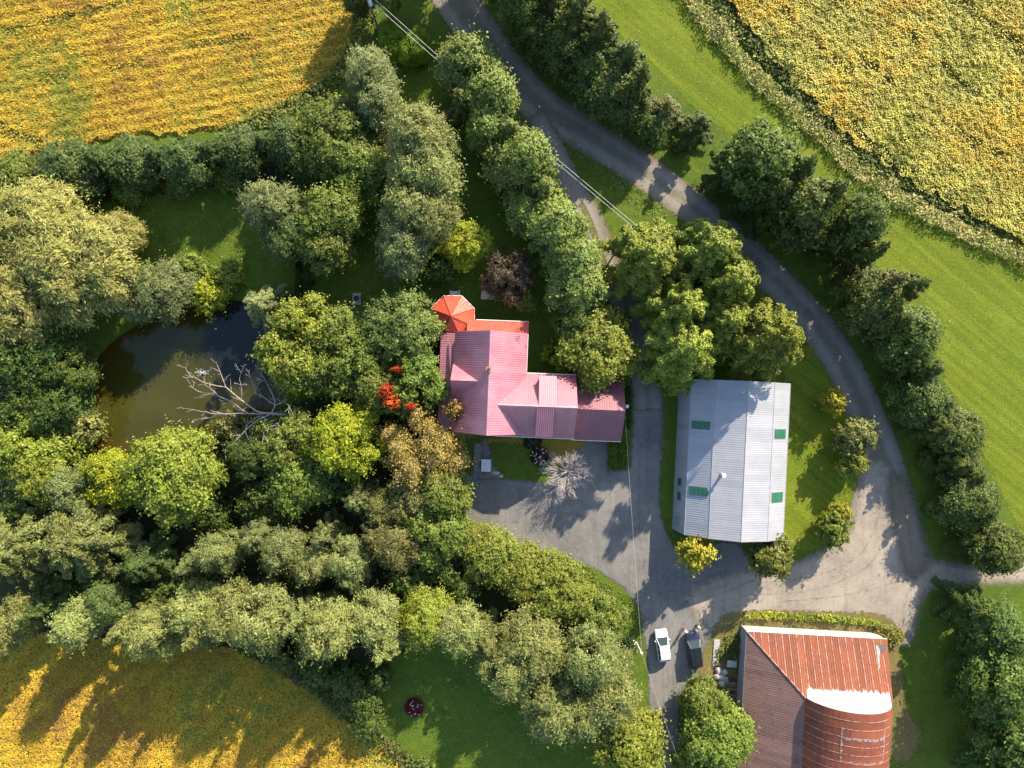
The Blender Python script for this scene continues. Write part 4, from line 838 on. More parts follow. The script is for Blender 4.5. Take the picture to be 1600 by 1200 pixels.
for i, (px, py, r) in enumerate([(857, 546, 7.5), (852, 557, 7), (866, 563, 7.5), (877, 573, 8)]):
    x, y = G(px, py, 2.4)
    shell_shrub('ball_shrub', f'{ordinal(i)} lime green ball shrub from the top above the red roof', [(0, 0, 1.5, r / PPM, r / PPM, 1.45)], (0.27, 0.36, 0.018), 1900, 0.16, 40 + i, (x, y, 0), 'shrub', 'lime ball shrubs')
x, y = G(500, 470); shell_shrub('garden_hedge', 'dark hedge curving beside the shaded garden lawn', [(-1.2, 3.6, .6, .45, 1.6, .6), (-1.6, 1.0, .6, .45, 1.7, .6), (-1.4, -1.8, .6, .45, 1.6, .6)], (0.045, 0.08, 0.018), 4200, 0.2, 50, (x, y, 0))
x, y = G(468, 455); shell_shrub('garden_hedge', 'dark straight hedge left of the shaded garden lawn', [(0, 2.0, .6, .4, 2.2, .6), (0, -1.6, .6, .4, 2.2, .6)], (0.04, 0.075, 0.016), 3600, 0.2, 51, (x, y, 0))

def flower_bush(name, label, px, py, r, h, leafc, dots, nd, seed, cat='flowers'):
    rng = np.random.default_rng(seed); x, y = G(px, py, h / 2); root = empty(name, (x, y, 0)); tag(root, label, cat); r /= PPM
    n = int(900 * max(r, 1.0) ** 2); a = rng.random(n) * 6.283; q = r * rng.random(n) ** .5 * (0.9 + .16 * rng.random(n)); P = np.column_stack([q * np.cos(a), q * np.sin(a), h * (1 - (q / r / 1.2) ** 2) * rng.uniform(.4, 1, n)])
    c = link('foliage', leaf_mesh('foliage', P, rng.normal(size=(n, 3)) * .6 + np.array([0, 0, 1.]), .2 * rng.uniform(.6, 1.3, n), .6, rng.uniform(.6, 1.3, n), np.zeros(n), rng), root); c.color = (*leafc, 1)
    for col, k in dots:
        mt = simple('petal', col, 0.6, 0.3); mb = MB()
        for _ in range(nd):
            a = rng.random() * 6.28; q = r * .9 * rng.random() ** .5; z = h * (1 - (q / r / 1.2) ** 2) + .04; px_, py_ = q * math.cos(a), q * math.sin(a)
            for j in range(5):
                b = j * 1.2566; c_ = (px_ + math.cos(b) * k * .5, py_ + math.sin(b) * k * .5, z)
                mb.poly([(px_, py_, z - .03), (c_[0] + math.sin(b) * k * .4, c_[1] - math.cos(b) * k * .4, z), (px_ + math.cos(b) * k, py_ + math.sin(b) * k, z + .02), (c_[0] - math.sin(b) * k * .4, c_[1] + math.cos(b) * k * .4, z)])
        ob = mb.build('blossoms', mt, root); tag(ob, kind='stuff')
    return root
flower_bush('rose_bed', 'round red rose bed with white dots on the shaded lawn', 647, 1106, 15, .7, (0.16, 0.02, 0.022), [((.6, .5, .5), .1)], 14, 61)
flower_bush('flower_bush', 'white and red flowering bush left of the bare pale tree', 843, 713, 15, 1.1, (0.035, 0.05, 0.02), [((.62, .58, .52), .12), ((.35, .04, .07), .12)], 26, 62)
flower_bush('flower_bush', 'dark reddish bush against the lower house wall', 838, 690, 9, .9, (0.10, 0.035, 0.02), [((.3, .05, .04), .09)], 10, 63)
flower_bush('flower_bush', 'small green bush against the lower house wall', 828, 692, 10, .9, (0.035, 0.07, 0.02), [((.5, .5, .45), .06)], 5, 64)
flower_bush('flower_bush', 'white flowered bush beside the leaning pole', 985, 1006, 12, 1.3, (0.05, 0.09, 0.02), [((.7, .7, .66), .11)], 10, 65)
# ------------------------------------------------------------------ buildings
def clip_s(poly, s0, s1):
    """clip 2-D polygon (s,t) to s0<=s<=s1"""
    def half(P, f):
        out = []
        for i in range(len(P)):
            a, b = P[i], P[(i + 1) % len(P)]; fa, fb = f(a), f(b)
            if fa >= 0: out.append(a)
            if (fa >= 0) != (fb >= 0):
                t = fa / (fa - fb); out.append((a[0] + (b[0] - a[0]) * t, a[1] + (b[1] - a[1]) * t))
        return out
    P = half(poly, lambda p: p[0] - s0)
    return half(P, lambda p: s1 - p[0]) if len(P) > 2 else []

def roof_plane(roof, poly, mat, pw=0.92, rib=0.305, rw=0.055, rh=0.024, lift=0.03, name='roof_sheet', seam=None):
    """lays separate ribbed metal sheets, running up the slope, on a planar convex 3-D polygon"""
    P = [Vector(p) for p in poly]; n = Vector((0, 0, 0))
    for i in range(len(P)):
        a, b = P[i], P[(i + 1) % len(P)]; n += Vector(((a.y - b.y) * (a.z + b.z), (a.z - b.z) * (a.x + b.x), (a.x - b.x) * (a.y + b.y)))
    n.normalize()
    if n.z < 0: n = -n
    e = Vector((0, 0, 1)).cross(n).normalized(); t = n.cross(e); o = P[0]
    Q = [((p - o).dot(e), (p - o).dot(t)) for p in P]; s0 = min(q[0] for q in Q); s1 = max(q[0] for q in Q)
    k = max(1, round((s1 - s0) / pw)); w = (s1 - s0) / k
    for i in range(k):
        a = s0 + i * w; mb = MB(); br = [a]; nr_ = max(1, round(w / rib)); hts = [0.0]
        for j in range(nr_):
            c = a + (j + 0.5) * w / nr_
            br += [c - rw, c - rw * .45, c + rw * .45, c + rw]; hts += [0, rh, rh, 0]
        br.append(a + w - 0.006); hts.append(0.0)
        for j in range(len(br) - 1):
            c = clip_s(Q, br[j], br[j + 1])
            if len(c) < 3: continue
            pts = []
            for s, tt in c:
                f = (s - br[j]) / max(br[j + 1] - br[j], 1e-6); h = hts[j] + (hts[j + 1] - hts[j]) * f
                pts.append(o + e * s + t * tt + n * (lift + h + 0.004 * (i % 2)))
            mb.poly(pts)
        if mb.f:
            mb.build(name, mat, roof)
        if seam is not None:
            c = clip_s(Q, a - 0.02, a + 0.05)
            if len(c) >= 3: MB().poly([o + e * s + t * tt + n * (lift + 0.02) for s, tt in c]).build('seam_strip', seam, roof)

def slab(mb, poly, th=0.14):
    mb.extrude(poly, (0, 0, -th))

def window(parent, p, w, h, face, mat=None, frame=None):
    """p: centre on the wall; face: 'x+','x-','y+','y-' outward"""
    mb = MB(); x, y, z = p; g = MB(); d = 0.06; sg = 1 if face[1] == '+' else -1
    def bx(m, u0, u1, z0, z1, dep):
        a, b = sorted((0.0, sg * dep))
        if face[0] == 'x': m.box(x + a, x + b, y + u0, y + u1, z + z0, z + z1)
        else: m.box(x + u0, x + u1, y + a, y + b, z + z0, z + z1)
    for a in ((-w / 2, w / 2, h / 2 - .08, h / 2), (-w / 2, w / 2, -h / 2, -h / 2 + .08), (-w / 2, -w / 2 + .08, -h / 2 + .08, h / 2 - .08), (w / 2 - .08, w / 2, -h / 2 + .08, h / 2 - .08)): bx(mb, *a, d)
    bx(g, -w / 2 + .08, w / 2 - .08, -h / 2 + .08, h / 2 - .08, 0.03)
    f = mb.build('window', frame or WHITE, parent); g.build('pane', mat or GLASS, f)
    return f

# ---- house with faded red metal roofs
HR = math.radians(-2.2)
house = empty('farmhouse', (-3.0, 0.0, 0), HR); tag(house, 'farmhouse with faded pink red metal roofs and dormers', 'house')
# local frame: x to the right, y up in the picture, origin under the main ridge
W0, W1, N0, S0, ZE, ZR = -4.87, 4.87, 6.9, -6.6, 5.6, 10.1
mb = MB(); mb.prism([(W0 + .4, S0 + .4), (W1 - .4, S0 + .4), (W1 - .4, N0 - .4), (W0 + .4, N0 - .4)], 0, ZE - .05)
for yy in (S0 + .4, N0 - .6): mb.extrude([(W0 + .4, yy, ZE - .05), (W1 - .4, yy, ZE - .05), (0, yy, ZR - .45)], (0, .2, 0))
wall = mb.build('wall', CREAM, house)
wing = MB(); wing.prism([(4.5, -6.5), (11.2, -6.5), (11.2, 1.3), (4.5, 1.3)], 0, 4.95); wing.extrude([(11.0, -6.5, 4.95), (11.0, 1.3, 4.95), (11.0, -2.6, 8.6)], (.2, 0, 0)); wing.build('wall', CREAM, house)
gar = MB(); gar.prism([(11.22, -6.8), (17.9, -6.8), (17.9, 1.0), (11.22, 1.0)], 0, 2.95); gar.extrude([(17.7, -6.8, 2.95), (17.7, 1.0, 2.95), (17.7, -2.9, 5.5)], (.2, 0, 0)); gar.build('wall', CREAM, house)
def roof_part(name, planes, mat, th=0.14, **kw):
    m = MB()
    for p in planes: slab(m, p, th)
    r = m.build(name, mat, house)
    for p in planes: roof_plane(r, p, mat, **kw)
    return r
mr = roof_part('roof', [[(W0, S0, ZE), (0, S0, ZR), (0, N0, ZR), (W0, N0, ZE)], [(0, S0, ZR), (W1, S0, ZE), (W1, N0, ZE), (0, N0, ZR)]], ROOF_PINK)
MB().extrude([(-.16, S0, ZR - .07), (0, S0, ZR + .07), (.16, S0, ZR - .07), (0, S0, ZR - .12)], (0, N0 - S0, 0)).build('ridge_cap', ROOF_PINK, mr)
wr = roof_part('roof', [[(0.95, -2.65, 9.0), (11.6, -2.65, 9.0), (11.6, 1.62, 5.0), (0.95, 1.62, 5.0)], [(0.95, -6.92, 5.0), (11.6, -6.92, 5.0), (11.6, -2.65, 9.0), (0.95, -2.65, 9.0)]], ROOF_WING)
MB().extrude([(.95, -2.81, 8.93), (.95, -2.65, 9.07), (.95, -2.49, 8.93), (.95, -2.65, 8.88)], (10.65, 0, 0)).build('ridge_cap', ROOF_PINK, wr)
gr_ = roof_part('roof', [[(11.5, -2.9, 5.9), (18.3, -2.9, 5.9), (18.3, 1.35, 3.0), (11.5, 1.35, 3.0)], [(11.5, -7.2, 3.0), (18.3, -7.2, 3.0), (18.3, -2.9, 5.9), (11.5, -2.9, 5.9)]], ROOF_BRN)
gr_['label'] = 'darker brown stained garage roof'
# left gable dormer, two shed dormers on the wing
dm = MB(); dm.extrude([(-4.75, -1.7, 5.7), (-4.75, 2.2, 5.7), (-4.75, .27, 8.6)], (.2, 0, 0)); d1 = dm.build('dormer', CREAM, house)
for p in ([(-5.0, .27, 8.85), (-0.9, .27, 8.85), (-0.9, 2.5, 5.55), (-5.0, 2.5, 5.55)], [(-5.0, -1.96, 5.55), (-0.9, -1.96, 5.55), (-0.9, .27, 8.85), (-5.0, .27, 8.85)]):
    roof_plane(d1, p, ROOF_PINK)
window(d1, (-4.76, .27, 6.8), 1.0, 1.2, 'x-')
for y0, z0, y1, z1, fc, xa, xb in ((-2.55, 8.95, 1.35, 7.3, 'y+', 6.55, 8.85), (-2.75, 8.95, -6.65, 7.1, 'y-', 6.3, 8.6)):
    dm = MB(); dm.box(xa + .12, xb - .12, min(y0, y1) + .2, max(y0, y1) - .2, 5.3, 7.05); d = dm.build('dormer', CREAM, house)
    sl = [(xa, y0, z0), (xb, y0, z0), (xb, y1, z1), (xa, y1, z1)]; m_ = MB(); slab(m_, sl, .16)
    for xx in (xa + .12, xb - .14): m_.extrude([(xx, y0, z0 - .12), (xx, y1 + (.2 if y1 < 0 else -.2), z1 - .12), (xx, y1 + (.2 if y1 < 0 else -.2), 5.6)], (.02, 0, 0))
    rr = m_.build('dormer_roof', ROOF_PINK, d)
    roof_plane(d, sl, ROOF_WING)
    window(d, ((xa + xb) / 2, (y1 - .2) if y1 > 0 else (y1 + .2), 6.35), 1.3, .9, fc)
# chimney
mb = MB(); mb.box(-.34, .26, 1.55, 2.15, 8.9, 10.6); ch = mb.build('chimney', BRICK, house); MB().box(-.38, .30, 1.51, 2.19, 10.6, 10.7).build('chimney_cap', BRICK, ch); MB().tube((-.04, 1.85, 10.7), (-.04, 1.85, 11.0), .17, .17, 10).build('flue', DARK, ch)
# porches: left and top
pr = roof_part('porch_roof', [[(W0 - 2.05, -6.4, 4.15), (W0 + .3, -6.4, 4.75), (W0 + .3, 6.7, 4.75), (W0 - 2.05, 6.7, 4.15)]], ROOF_PINK)
pn = roof_part('porch_roof', [[(-3.4, 6.5, 4.75), (W1 + .1, 6.5, 4.75), (W1 + .1, 8.65, 4.0), (-3.4, 8.65, 4.0)]], ROOF_ORG); pn['label'] = 'orange red porch roof'
for i in range(5): MB().box(W0 - 1.95, W0 - 1.83, -6.2 + i * 3.1, -6.08 + i * 3.1, 0, 4.05).build('porch_post', WHITE, pr)
for i in range(4): MB().box(-1.2 + i * 1.9, -1.08 + i * 1.9, 8.45, 8.57, 0, 3.95).build('porch_post', WHITE, pn)
MB().box(W0 - 2.0, W0 + .35, -6.3, 6.6, 0, .25).build('porch_floor', WOOD_G, house); MB().box(-3.2, W1, 6.55, 8.55, 0, .25).build('porch_floor', WOOD_G, house)
# eaves trim: light gutters that catch the sun
for a, b in (((W1 + .02, 1.7, ZE - .06), (W1 + .02, N0, ZE - .06)), ((-2.2, 8.7, 3.94), (W1 + .1, 8.7, 3.94)), ((5.0, 1.68, 4.93), (11.6, 1.68, 4.93)), ((11.5, -7.26, 2.94), (18.3, -7.26, 2.94)), ((.95, -6.98, 4.93), (11.6, -6.98, 4.93))):
    MB().tube(a, b, .055, n=6).build('gutter', WHITE, house)
# windows and doors round the walls
for yy in (-4.5, -2.0, 2.5, 5.0): window(house, (W0 + .4, yy, 2.0), 1.0, 1.5, 'x-')
for xx in (-2.6, 2.6):
    for zz in (2.0, 4.4): window(house, (xx, S0 + .4, zz), 1.0, 1.4, 'y-')
    window(house, (xx, N0 - .4, 2.0), 1.0, 1.4, 'y+')
window(house, (0, S0 + .4, 7.2), .8, 1.1, 'y-')
for xx in (6.0, 9.5): window(house, (xx, -6.5, 2.0), 1.2, 1.3, 'y-'); window(house, (xx, 1.3, 2.0), 1.2, 1.3, 'y+')
dr = MB().box(7.3, 8.25, -6.58, -6.5, .1, 2.2).build('door', simple('red_door', (.25, .03, .03)), house); MB().tube((8.1, -6.62, 1.1), (8.1, -6.58, 1.1), .04).build('handle', GALV, dr)
gd = MB().box(12.6, 16.4, -6.88, -6.8, .05, 2.5).build('garage_door', WHITE, house)
for i in range(4): MB().box(12.65, 16.35, -6.92, -6.885, .1 + i * .6, .62 + i * .6).build('door_panel', WHITE, gd)
# television mast and dish at the upper right roof corner
ant = empty('antenna_mast', (G(813, 524, 6)[0], G(813, 524, 6)[1], 6.0)); tag(ant, 'white satellite dish and aerial mast at the upper right roof corner', 'antenna')
MB().tube((0, 0, -1.2), (0, 0, 1.6), .04).build('mast', GALV, ant)
for i, (l, z) in enumerate(((.9, 1.5), (.75, 1.25), (.6, 1.0))): MB().tube((-l, -.25 * l, z), (l, .25 * l, z), .025, n=5).build('aerial_bar', GALV, ant)
mb = MB(); c0 = Vector((-.1, .1, .3)); ax = Vector((.4, -.5, .75)).normalized(); u = ax.orthogonal().normalized(); v = ax.cross(u); rings = []
for q in (0.001, .2, .38): rings.append([c0 + ax * (q * q * .9) + (u * math.cos(k * .5236) + v * math.sin(k * .5236)) * q for k in range(12)])
for a, b in ((0, 1), (1, 2)):
    for k in range(12): mb.poly([rings[a][k], rings[a][(k + 1) % 12], rings[b][(k + 1) % 12], rings[b][k]])
mb.build('dish', WHITE, ant, smooth=True)
gl = empty('yard_lamp', (*G(980, 635, 4.2), 4.2)); tag(gl, 'small white floodlight dish on the right garage gable', 'lamp')
MB().tube((0, 0, 0), (0, 0, .12), .26, .2, 14).build('lamp_shade', WHITE, gl); MB().tube((-.55, 0, -.05), (0, 0, .05), .03).build('bracket', GALV, gl)

# ---- octagonal gazebo joined to the top porch
gz = empty('gazebo', (*G(707, 496, 3.6), 0)); tag(gz, 'octagonal gazebo with a bright orange red pointed roof', 'gazebo')
oct_ = [(3.05 * math.cos(math.radians(22.5 + 45 * k)) / math.cos(math.radians(22.5)) * .98, 3.05 * math.sin(math.radians(22.5 + 45 * k)) / math.cos(math.radians(22.5)) * .98) for k in range(8)]
m = MB()
for k in range(8):
    a, b = oct_[k], oct_[(k + 1) % 8]; m.poly([(a[0], a[1], 3.4), (b[0], b[1], 3.4), (0, 0, 5.7)])
gzr = m.build('roof', ROOF_ORG, gz)
for k in range(8):
    a, b = oct_[k], oct_[(k + 1) % 8]
    roof_plane(gzr, [(a[0], a[1], 3.4), (b[0], b[1], 3.4), (0, 0, 5.7)], ROOF_ORG, pw=3.0, rib=0.42, rw=.04)
    MB().tube((a[0], a[1], 3.47), (0, 0, 5.78), .055, n=5).build('hip_cap', ROOF_ORG, gzr)
    MB().tube((a[0], a[1], 3.38), (b[0], b[1], 3.38), .06, n=6).build('gutter', WHITE, gz)
    MB().box(a[0] * .93 - .07, a[0] * .93 + .07, a[1] * .93 - .07, a[1] * .93 + .07, 0, 3.42).build('post', WHITE, gz)
    a2, b2 = [(q[0] * .93, q[1] * .93) for q in (a, b)]
    MB().extrude([(a2[0], a2[1], .3), (b2[0], b2[1], .3), (b2[0], b2[1], .95), (a2[0], a2[1], .95)], (.03, .03, 0)).build('railing', WHITE, gz)
MB().prism([(p[0] * .95, p[1] * .95) for p in oct_], 0, .28).build('floor', WOOD_G, gz)
MB().tube((0, 0, 5.65), (0, 0, 6.05), .09, .02).build('finial', ROOF_ORG, gz)
st = empty('porch_steps', (*G(711, 461, .4), 0)); tag(st, 'white painted steps at the top side of the gazebo', 'steps')
for i in range(3): MB().box(-.65, .65, -.25 + i * .28, .03 + i * .28, .0, .55 - i * .17).build('step', WHITE, st)
for s in (-.7, .62): MB().box(s, s + .08, -.3, .65, 0, .9).build('stringer', WHITE, st)

# ---- long grey shed with a gambrel roof
SH = math.radians(-2.7); shed = empty('long_shed', (30.72, -10.25, 0), SH); tag(shed, 'long shed with pale grey metal gambrel roof and green skylights', 'shed')
prof = [(-7.45, 0.0), (-6.75, 4.0), (-3.95, 5.85), (0, 7.05), (3.95, 5.85), (6.75, 4.0), (7.45, 0.0)]; HL = 10.65
m = MB()
inner = [(x * .985, z - .12 if z > 0 else 0) for x, z in prof]
m.extrude([(x, -HL + .15, z) for x, z in inner], (0, .12, 0)); m.extrude([(x, HL - .3, z) for x, z in inner], (0, .12, 0))
m.build('gable_wall', WALL_GREY, shed)
sdr = MB().box(-2.4, 2.4, -HL + .06, -HL + .14, .05, 4.2).build('sliding_door', WALL_WHITE, shed)
for i in range(6): MB().box(-2.35 + i * .79, -1.6 + i * .79, -HL + .02, -HL + .055, .1, 4.1).build('door_panel', WALL_WHITE, sdr)
names = [('side_wall', WALL_GREY), ('lower_roof', ROOF_SILV), ('upper_roof', ROOF_SILV), ('upper_roof', ROOF_SILV), ('lower_roof', ROOF_SILV), ('side_wall', WALL_GREY)]
for i, (nm, mt) in enumerate(names):
    (xa, za), (xb, zb) = prof[i], prof[i + 1]
    pl = [(xa, -HL, za), (xb, -HL, zb), (xb, HL, zb), (xa, HL, za)]; m = MB(); nx, nz = (zb - za), -(xb - xa); L_ = math.hypot(nx, nz); m.extrude(pl, (nx / L_ * .1, 0, nz / L_ * .1))
    r = m.build(nm, mt, shed); roof_plane(r, pl, mt, pw=.9, rib=.3, rh=.011, rw=.07, name='metal_sheet')
for xx, zz in (prof[1], prof[2], prof[3], prof[4], prof[5]): MB().tube((xx, -HL, zz + .04), (xx, HL, zz + .04), .05, n=6).build('ridge_cap', ROOF_SILV, shed)
def on_slope(i, f0, f1, y0, y1, lift):
    (xa, za), (xb, zb) = prof[i], prof[i + 1]; L_ = math.hypot(xb - xa, zb - za); n_ = (-(zb - za) / L_, (xb - xa) / L_)
    p = lambda f, y: (xa + (xb - xa) * f + n_[0] * lift, y, za + (zb - za) * f + n_[1] * lift)
    return [p(f0, y0), p(f1, y0), p(f1, y1), p(f0, y1)], (n_[0], 0, n_[1])
for i, f0, f1, y0, y1, nm, mt in ((1, .1, .86, 3.9, 4.95, 'skylight', SKYL), (1, .14, .88, -5.0, -3.9, 'skylight', SKYL), (4, .12, .8, 3.2, 4.4, 'skylight', SKYL), (4, .12, .8, -5.4, -4.1, 'skylight', SKYL), (0, .35, .62, -4.2, -3.2, 'window', SKYL), (0, .35, .62, -6.2, -5.15, 'window', SKYL), (0, .3, .6, -9.7, -8.7, 'window', GALV)):
    pf, nv = on_slope(i, f0 - .03, f1 + .03, y0 - .09, y1 + .09, .06); fr_ = MB(); fr_.extrude(pf, (nv[0] * .03, 0, nv[2] * .03)); fr_ = fr_.build('skylight_frame', ROOF_SILV, shed)
    pl, nv = on_slope(i, f0, f1, y0, y1, .10); m = MB(); m.extrude(pl, (nv[0] * .04, 0, nv[2] * .04)); sk = m.build(nm, mt, shed)
    for q in range(4):
        u0 = f0 + (f1 - f0) * (q + .1) / 4; u1 = f0 + (f1 - f0) * (q + .9) / 4; pl2, _ = on_slope(i, u0, u1, y0 + .06, y1 - .06, .15); MB().extrude(pl2, (nv[0] * .015, 0, nv[2] * .015)).build('rib_panel', mt, sk)
vp = empty('vent_pipe', (0, 0, 0)); vx, vy = G(1131, 743, 7.2); vp.location = (vx, vy, 6.0); tag(vp, 'metal vent pipe with a cap standing on the shed roof', 'vent pipe')
MB().tube((0, 0, -.1), (0, 0, 1.25), .17, n=12).build('pipe', GALV, vp); MB().tube((0, 0, 1.25), (0, 0, 1.38), .3, .26, 12).build('cap', WHITE, vp); MB().tube((0, 0, .2), (0, 0, .5), .32, .18, 12).build('flashing', GALV, vp)

# ---- rusty barn with hipped skirt roof and barrel vault
BR_ = math.radians(-3.2); bx, by = G(1168, 988, 3.1); barn = empty('barn', (bx, by, 0), BR_); tag(barn, 'rusty orange barn with hipped skirt roof and round barrel roof', 'barn')
E = 19.25; ZE2, ZH = 3.1, 6.6; HX, HY = 6.95, -7.1; YS = -24.0; XE = 18.4
m = MB(); m.prism([(.35, -.3), (E - .3, -.3), (E - .3, YS), (.35, YS)], 0, 3.0); m.build('wall', WALL_GREY, barn)
nw = MB().box(.1, E - .1, -.28, -.12, 0, 3.02).build('wall', WALL_WHITE, barn); nw['label'] = 'white metal top wall'
for i in range(20): MB().box(.12 + i * .96, .12 + i * .96 + .93, -.118, -.075, .05, 2.98).build('wall_sheet', WALL_WHITE, nw)
ww = MB().box(.1, .3, YS, -.3, 0, 3.02).build('wall', WALL_GREY, barn)
for i in range(24): MB().box(.05, .098, -1.25 - i * .95, -.32 - i * .95, .05, 2.98).build('wall_board', WALL_GREY, ww)
npl = [(-.1, .1, ZE2), (E, .1, ZE2), (18.55, HY, ZH), (HX, HY, ZH)]; wpl = [(-.1, .1, ZE2), (HX, HY, ZH), (HX, YS, ZH), (-.1, YS, ZE2)]
m = MB(); slab(m, npl, .12); r = m.build('roof', RUST_N, barn); r['label'] = 'orange rusted sheet roof'; roof_plane(r, npl, RUST_N, pw=.98, rib=.33, rh=.03, name='roof_sheet', seam=PALE_SEAM)
m = MB(); slab(m, wpl, .12); r2 = m.build('roof', RUST_W, barn); r2['label'] = 'brown grey rusted left roof slope'; roof_plane(r2, wpl, RUST_W, pw=.62, rib=.31, rh=.014, name='roof_sheet')
MB().tube((-.1, .1, ZE2 + .07), (HX, HY, ZH + .08), .08, n=6).build('hip_cap', PALE_SEAM, barn)
m = MB(); m.tube((-.14, .15, ZE2 - .03), (-.14, YS, ZE2 - .03), .05, n=6).build('gutter', GALV, barn); MB().tube((-.1, .16, ZE2 - .03), (E, .16, ZE2 - .03), .05, n=6).build('gutter', WHITE, barn)
cx, hw, rise = (HX + XE) / 2, (XE - HX) / 2, 4.0; Rc = (hw * hw + rise * rise) / (2 * rise); zc_ = ZH + rise - Rc; am = math.asin(hw / Rc) if Rc >= rise else math.pi - math.asin(hw / Rc)
arc = lambda f, dr=0.0: (cx + (Rc + dr) * math.sin(am * f), zc_ + (Rc + dr) * math.cos(am * f))
NA = 22; m = MB(); m.extrude([(*(lambda q: (q[0], HY - .02, q[1]))(arc(-1 + 2 * k / NA)),) for k in range(NA + 1)], (0, -.15, 0)); aw = m.build('arched_gable', WALL_WHITE, barn); aw['label'] = 'white painted arched gable'
m = MB()
for k in range(NA):
    a = arc(-1 + 2 * k / NA, -.05); b = arc(-1 + 2 * (k + 1) / NA, -.05); m.poly([(a[0], HY - .1, a[1]), (b[0], HY - .1, b[1]), (b[0], YS, b[1]), (a[0], YS, a[1])])
bv = m.build('barrel_roof', RUST_B, barn, smooth=True); yy = HY + .06
while yy > YS + .2:
    y2 = max(yy - 1.08, YS)
    for h0, h1 in ((0, 9), (9, 16), (16, NA)):
        m = MB()
        for k in range(h0, h1):
            a = arc(-1 + 2 * k / NA, .03); b = arc(-1 + 2 * (k + 1) / NA, .03)
            m.poly([(a[0], y2 + .05, a[1]), (b[0], y2 + .05, b[1]), (b[0], yy, b[1]), (a[0], yy, a[1])])
        m.build('roof_sheet', RUST_B, bv, smooth=True)
    m = MB()
    for k in range(NA):
        a = arc(-1 + 2 * k / NA, .075); b = arc(-1 + 2 * (k + 1) / NA, .075); m.poly([(a[0], y2 - .02, a[1]), (b[0], y2 - .02, b[1]), (b[0], y2 + .07, b[1]), (a[0], y2 + .07, a[1])])
    m.build('seam_strip', PALE_SEAM, bv); yy = y2
MB().box(XE - .3, XE - .05, YS, HY, 0, ZH).build('wall', WALL_GREY, barn)
MB().extrude([(.3, YS + .12, 3.0), (HX, YS + .12, ZH - .2)] + [(q[0], YS + .12, q[1]) for q in (arc(-1 + 2 * k / NA, -.12) for k in range(1, NA))] + [(XE - .1, YS + .12, ZH - .2), (E - .3, YS + .12, 3.0)], (0, .15, 0)).build('gable_wall', WALL_GREY, barn)
MB().box(10.2, 14.8, YS - .08, YS - .01, .05, 2.9).build('barn_door', WOOD_D, barn)
# ragged white paint: strip above the slope below the arched gable, and the worn painted frame on the barrel
def worn_paint(name, nth, lo):
    t = NT(name); n_ = t.noise(nth, 6, .75); n2 = t.noise(.8, 3); sh = t.bsdf((.36, .355, .345), .6, .3); at = t.new('ShaderNodeAttribute', attribute_name='sd')
    tr = t.new('ShaderNodeBsdfTransparent'); mx = t.new('ShaderNodeMixShader')
    t.L(t.ramp(t.math('ADD', t.math('MULTIPLY', n_, 1.0), at.outputs['Fac']), lo - .16, lo + .16), mx.inputs[0]); t.L(tr.outputs[0], mx.inputs[1]); t.L(sh, mx.inputs[2]); return t.done(mx.outputs[0])
PAINT = worn_paint('worn_white_paint', 3.0, 0.5)
nx_, ny_ = 60, 10; V, F_, SD = [], [], []
for i in range(nx_ + 1):
    for j in range(ny_ + 1):
        f = j / ny_; x = HX + .2 + (XE - HX - .3) * i / nx_; y = HY + .05 + 1.75 * f; z = ZE2 + (ZH - ZE2) * (.1 - y) / (.1 - HY) + .085; V.append((x, y, z)); SD.append(.75 - 1.25 * f + -.0 + .3 * (random.Random(i * 7 + 1).random() - .5) * min(1, 2 * f))
for i in range(nx_):
    for j in range(ny_): a = i * (ny_ + 1) + j; F_.append((a, a + ny_ + 1, a + ny_ + 2, a + 1))
link('paint_strip', mesh_np('paint_strip', V, F_, PAINT, vattr={'sd': SD}), r)
PAINT2 = worn_paint('flaked_white_paint', 2.8, 0.66)
V, F_, SD = [], [], []; nx_, ny_ = 70, 44
for i in range(nx_ + 1):
    for j in range(ny_ + 1):
        f, g = i / nx_, j / ny_; q = arc(-.34 + .80 * f, .10); V.append((q[0], HY - 2.0 - 4.3 * g, q[1]))
        ed = min(f * 5.2, (1 - f) * 5.2, (1 - g) * 4.3, abs(g - .30) * 4.3 if .02 < f < .98 else 9); b_ = .16 - .62 * ed
        SD.append(max(b_, (.02 if g < .12 and f < .45 else -.9) - .2 * abs(g - .05) * 4, -.10 if .32 < g < .62 and .08 < f < .93 else -.9))
for i in range(nx_):
    for j in range(ny_): a = i * (ny_ + 1) + j; F_.append((a, a + ny_ + 1, a + ny_ + 2, a + 1))
link('worn_painted_frame', mesh_np('worn_painted_frame', V, F_, PAINT2, smooth=True, vattr={'sd': SD}), bv)
# hole with grey underlay near the upper right roof corner
hm = MB(); t_ = lambda x, y: (x, y, ZE2 + (ZH - ZE2) * (.1 - y) / (.1 - HY) + .1)
hm.poly([t_(17.5, -.6), t_(17.9, -.5), t_(18.0, -1.1), t_(17.75, -1.9), t_(17.5, -3.4), t_(17.38, -3.3), t_(17.4, -2.0)]).build('patch_sheet', simple('bare_zinc', (.22, .2, .2), .6, .4, var=.4, scale=3.0), r)
hm = MB(); hm.poly([t_(17.6, -.45), t_(18.6, -.5), t_(18.7, -1.2), t_(18.2, -1.5), t_(17.9, -1.0)]).build('broken_sheet', DARK, r)
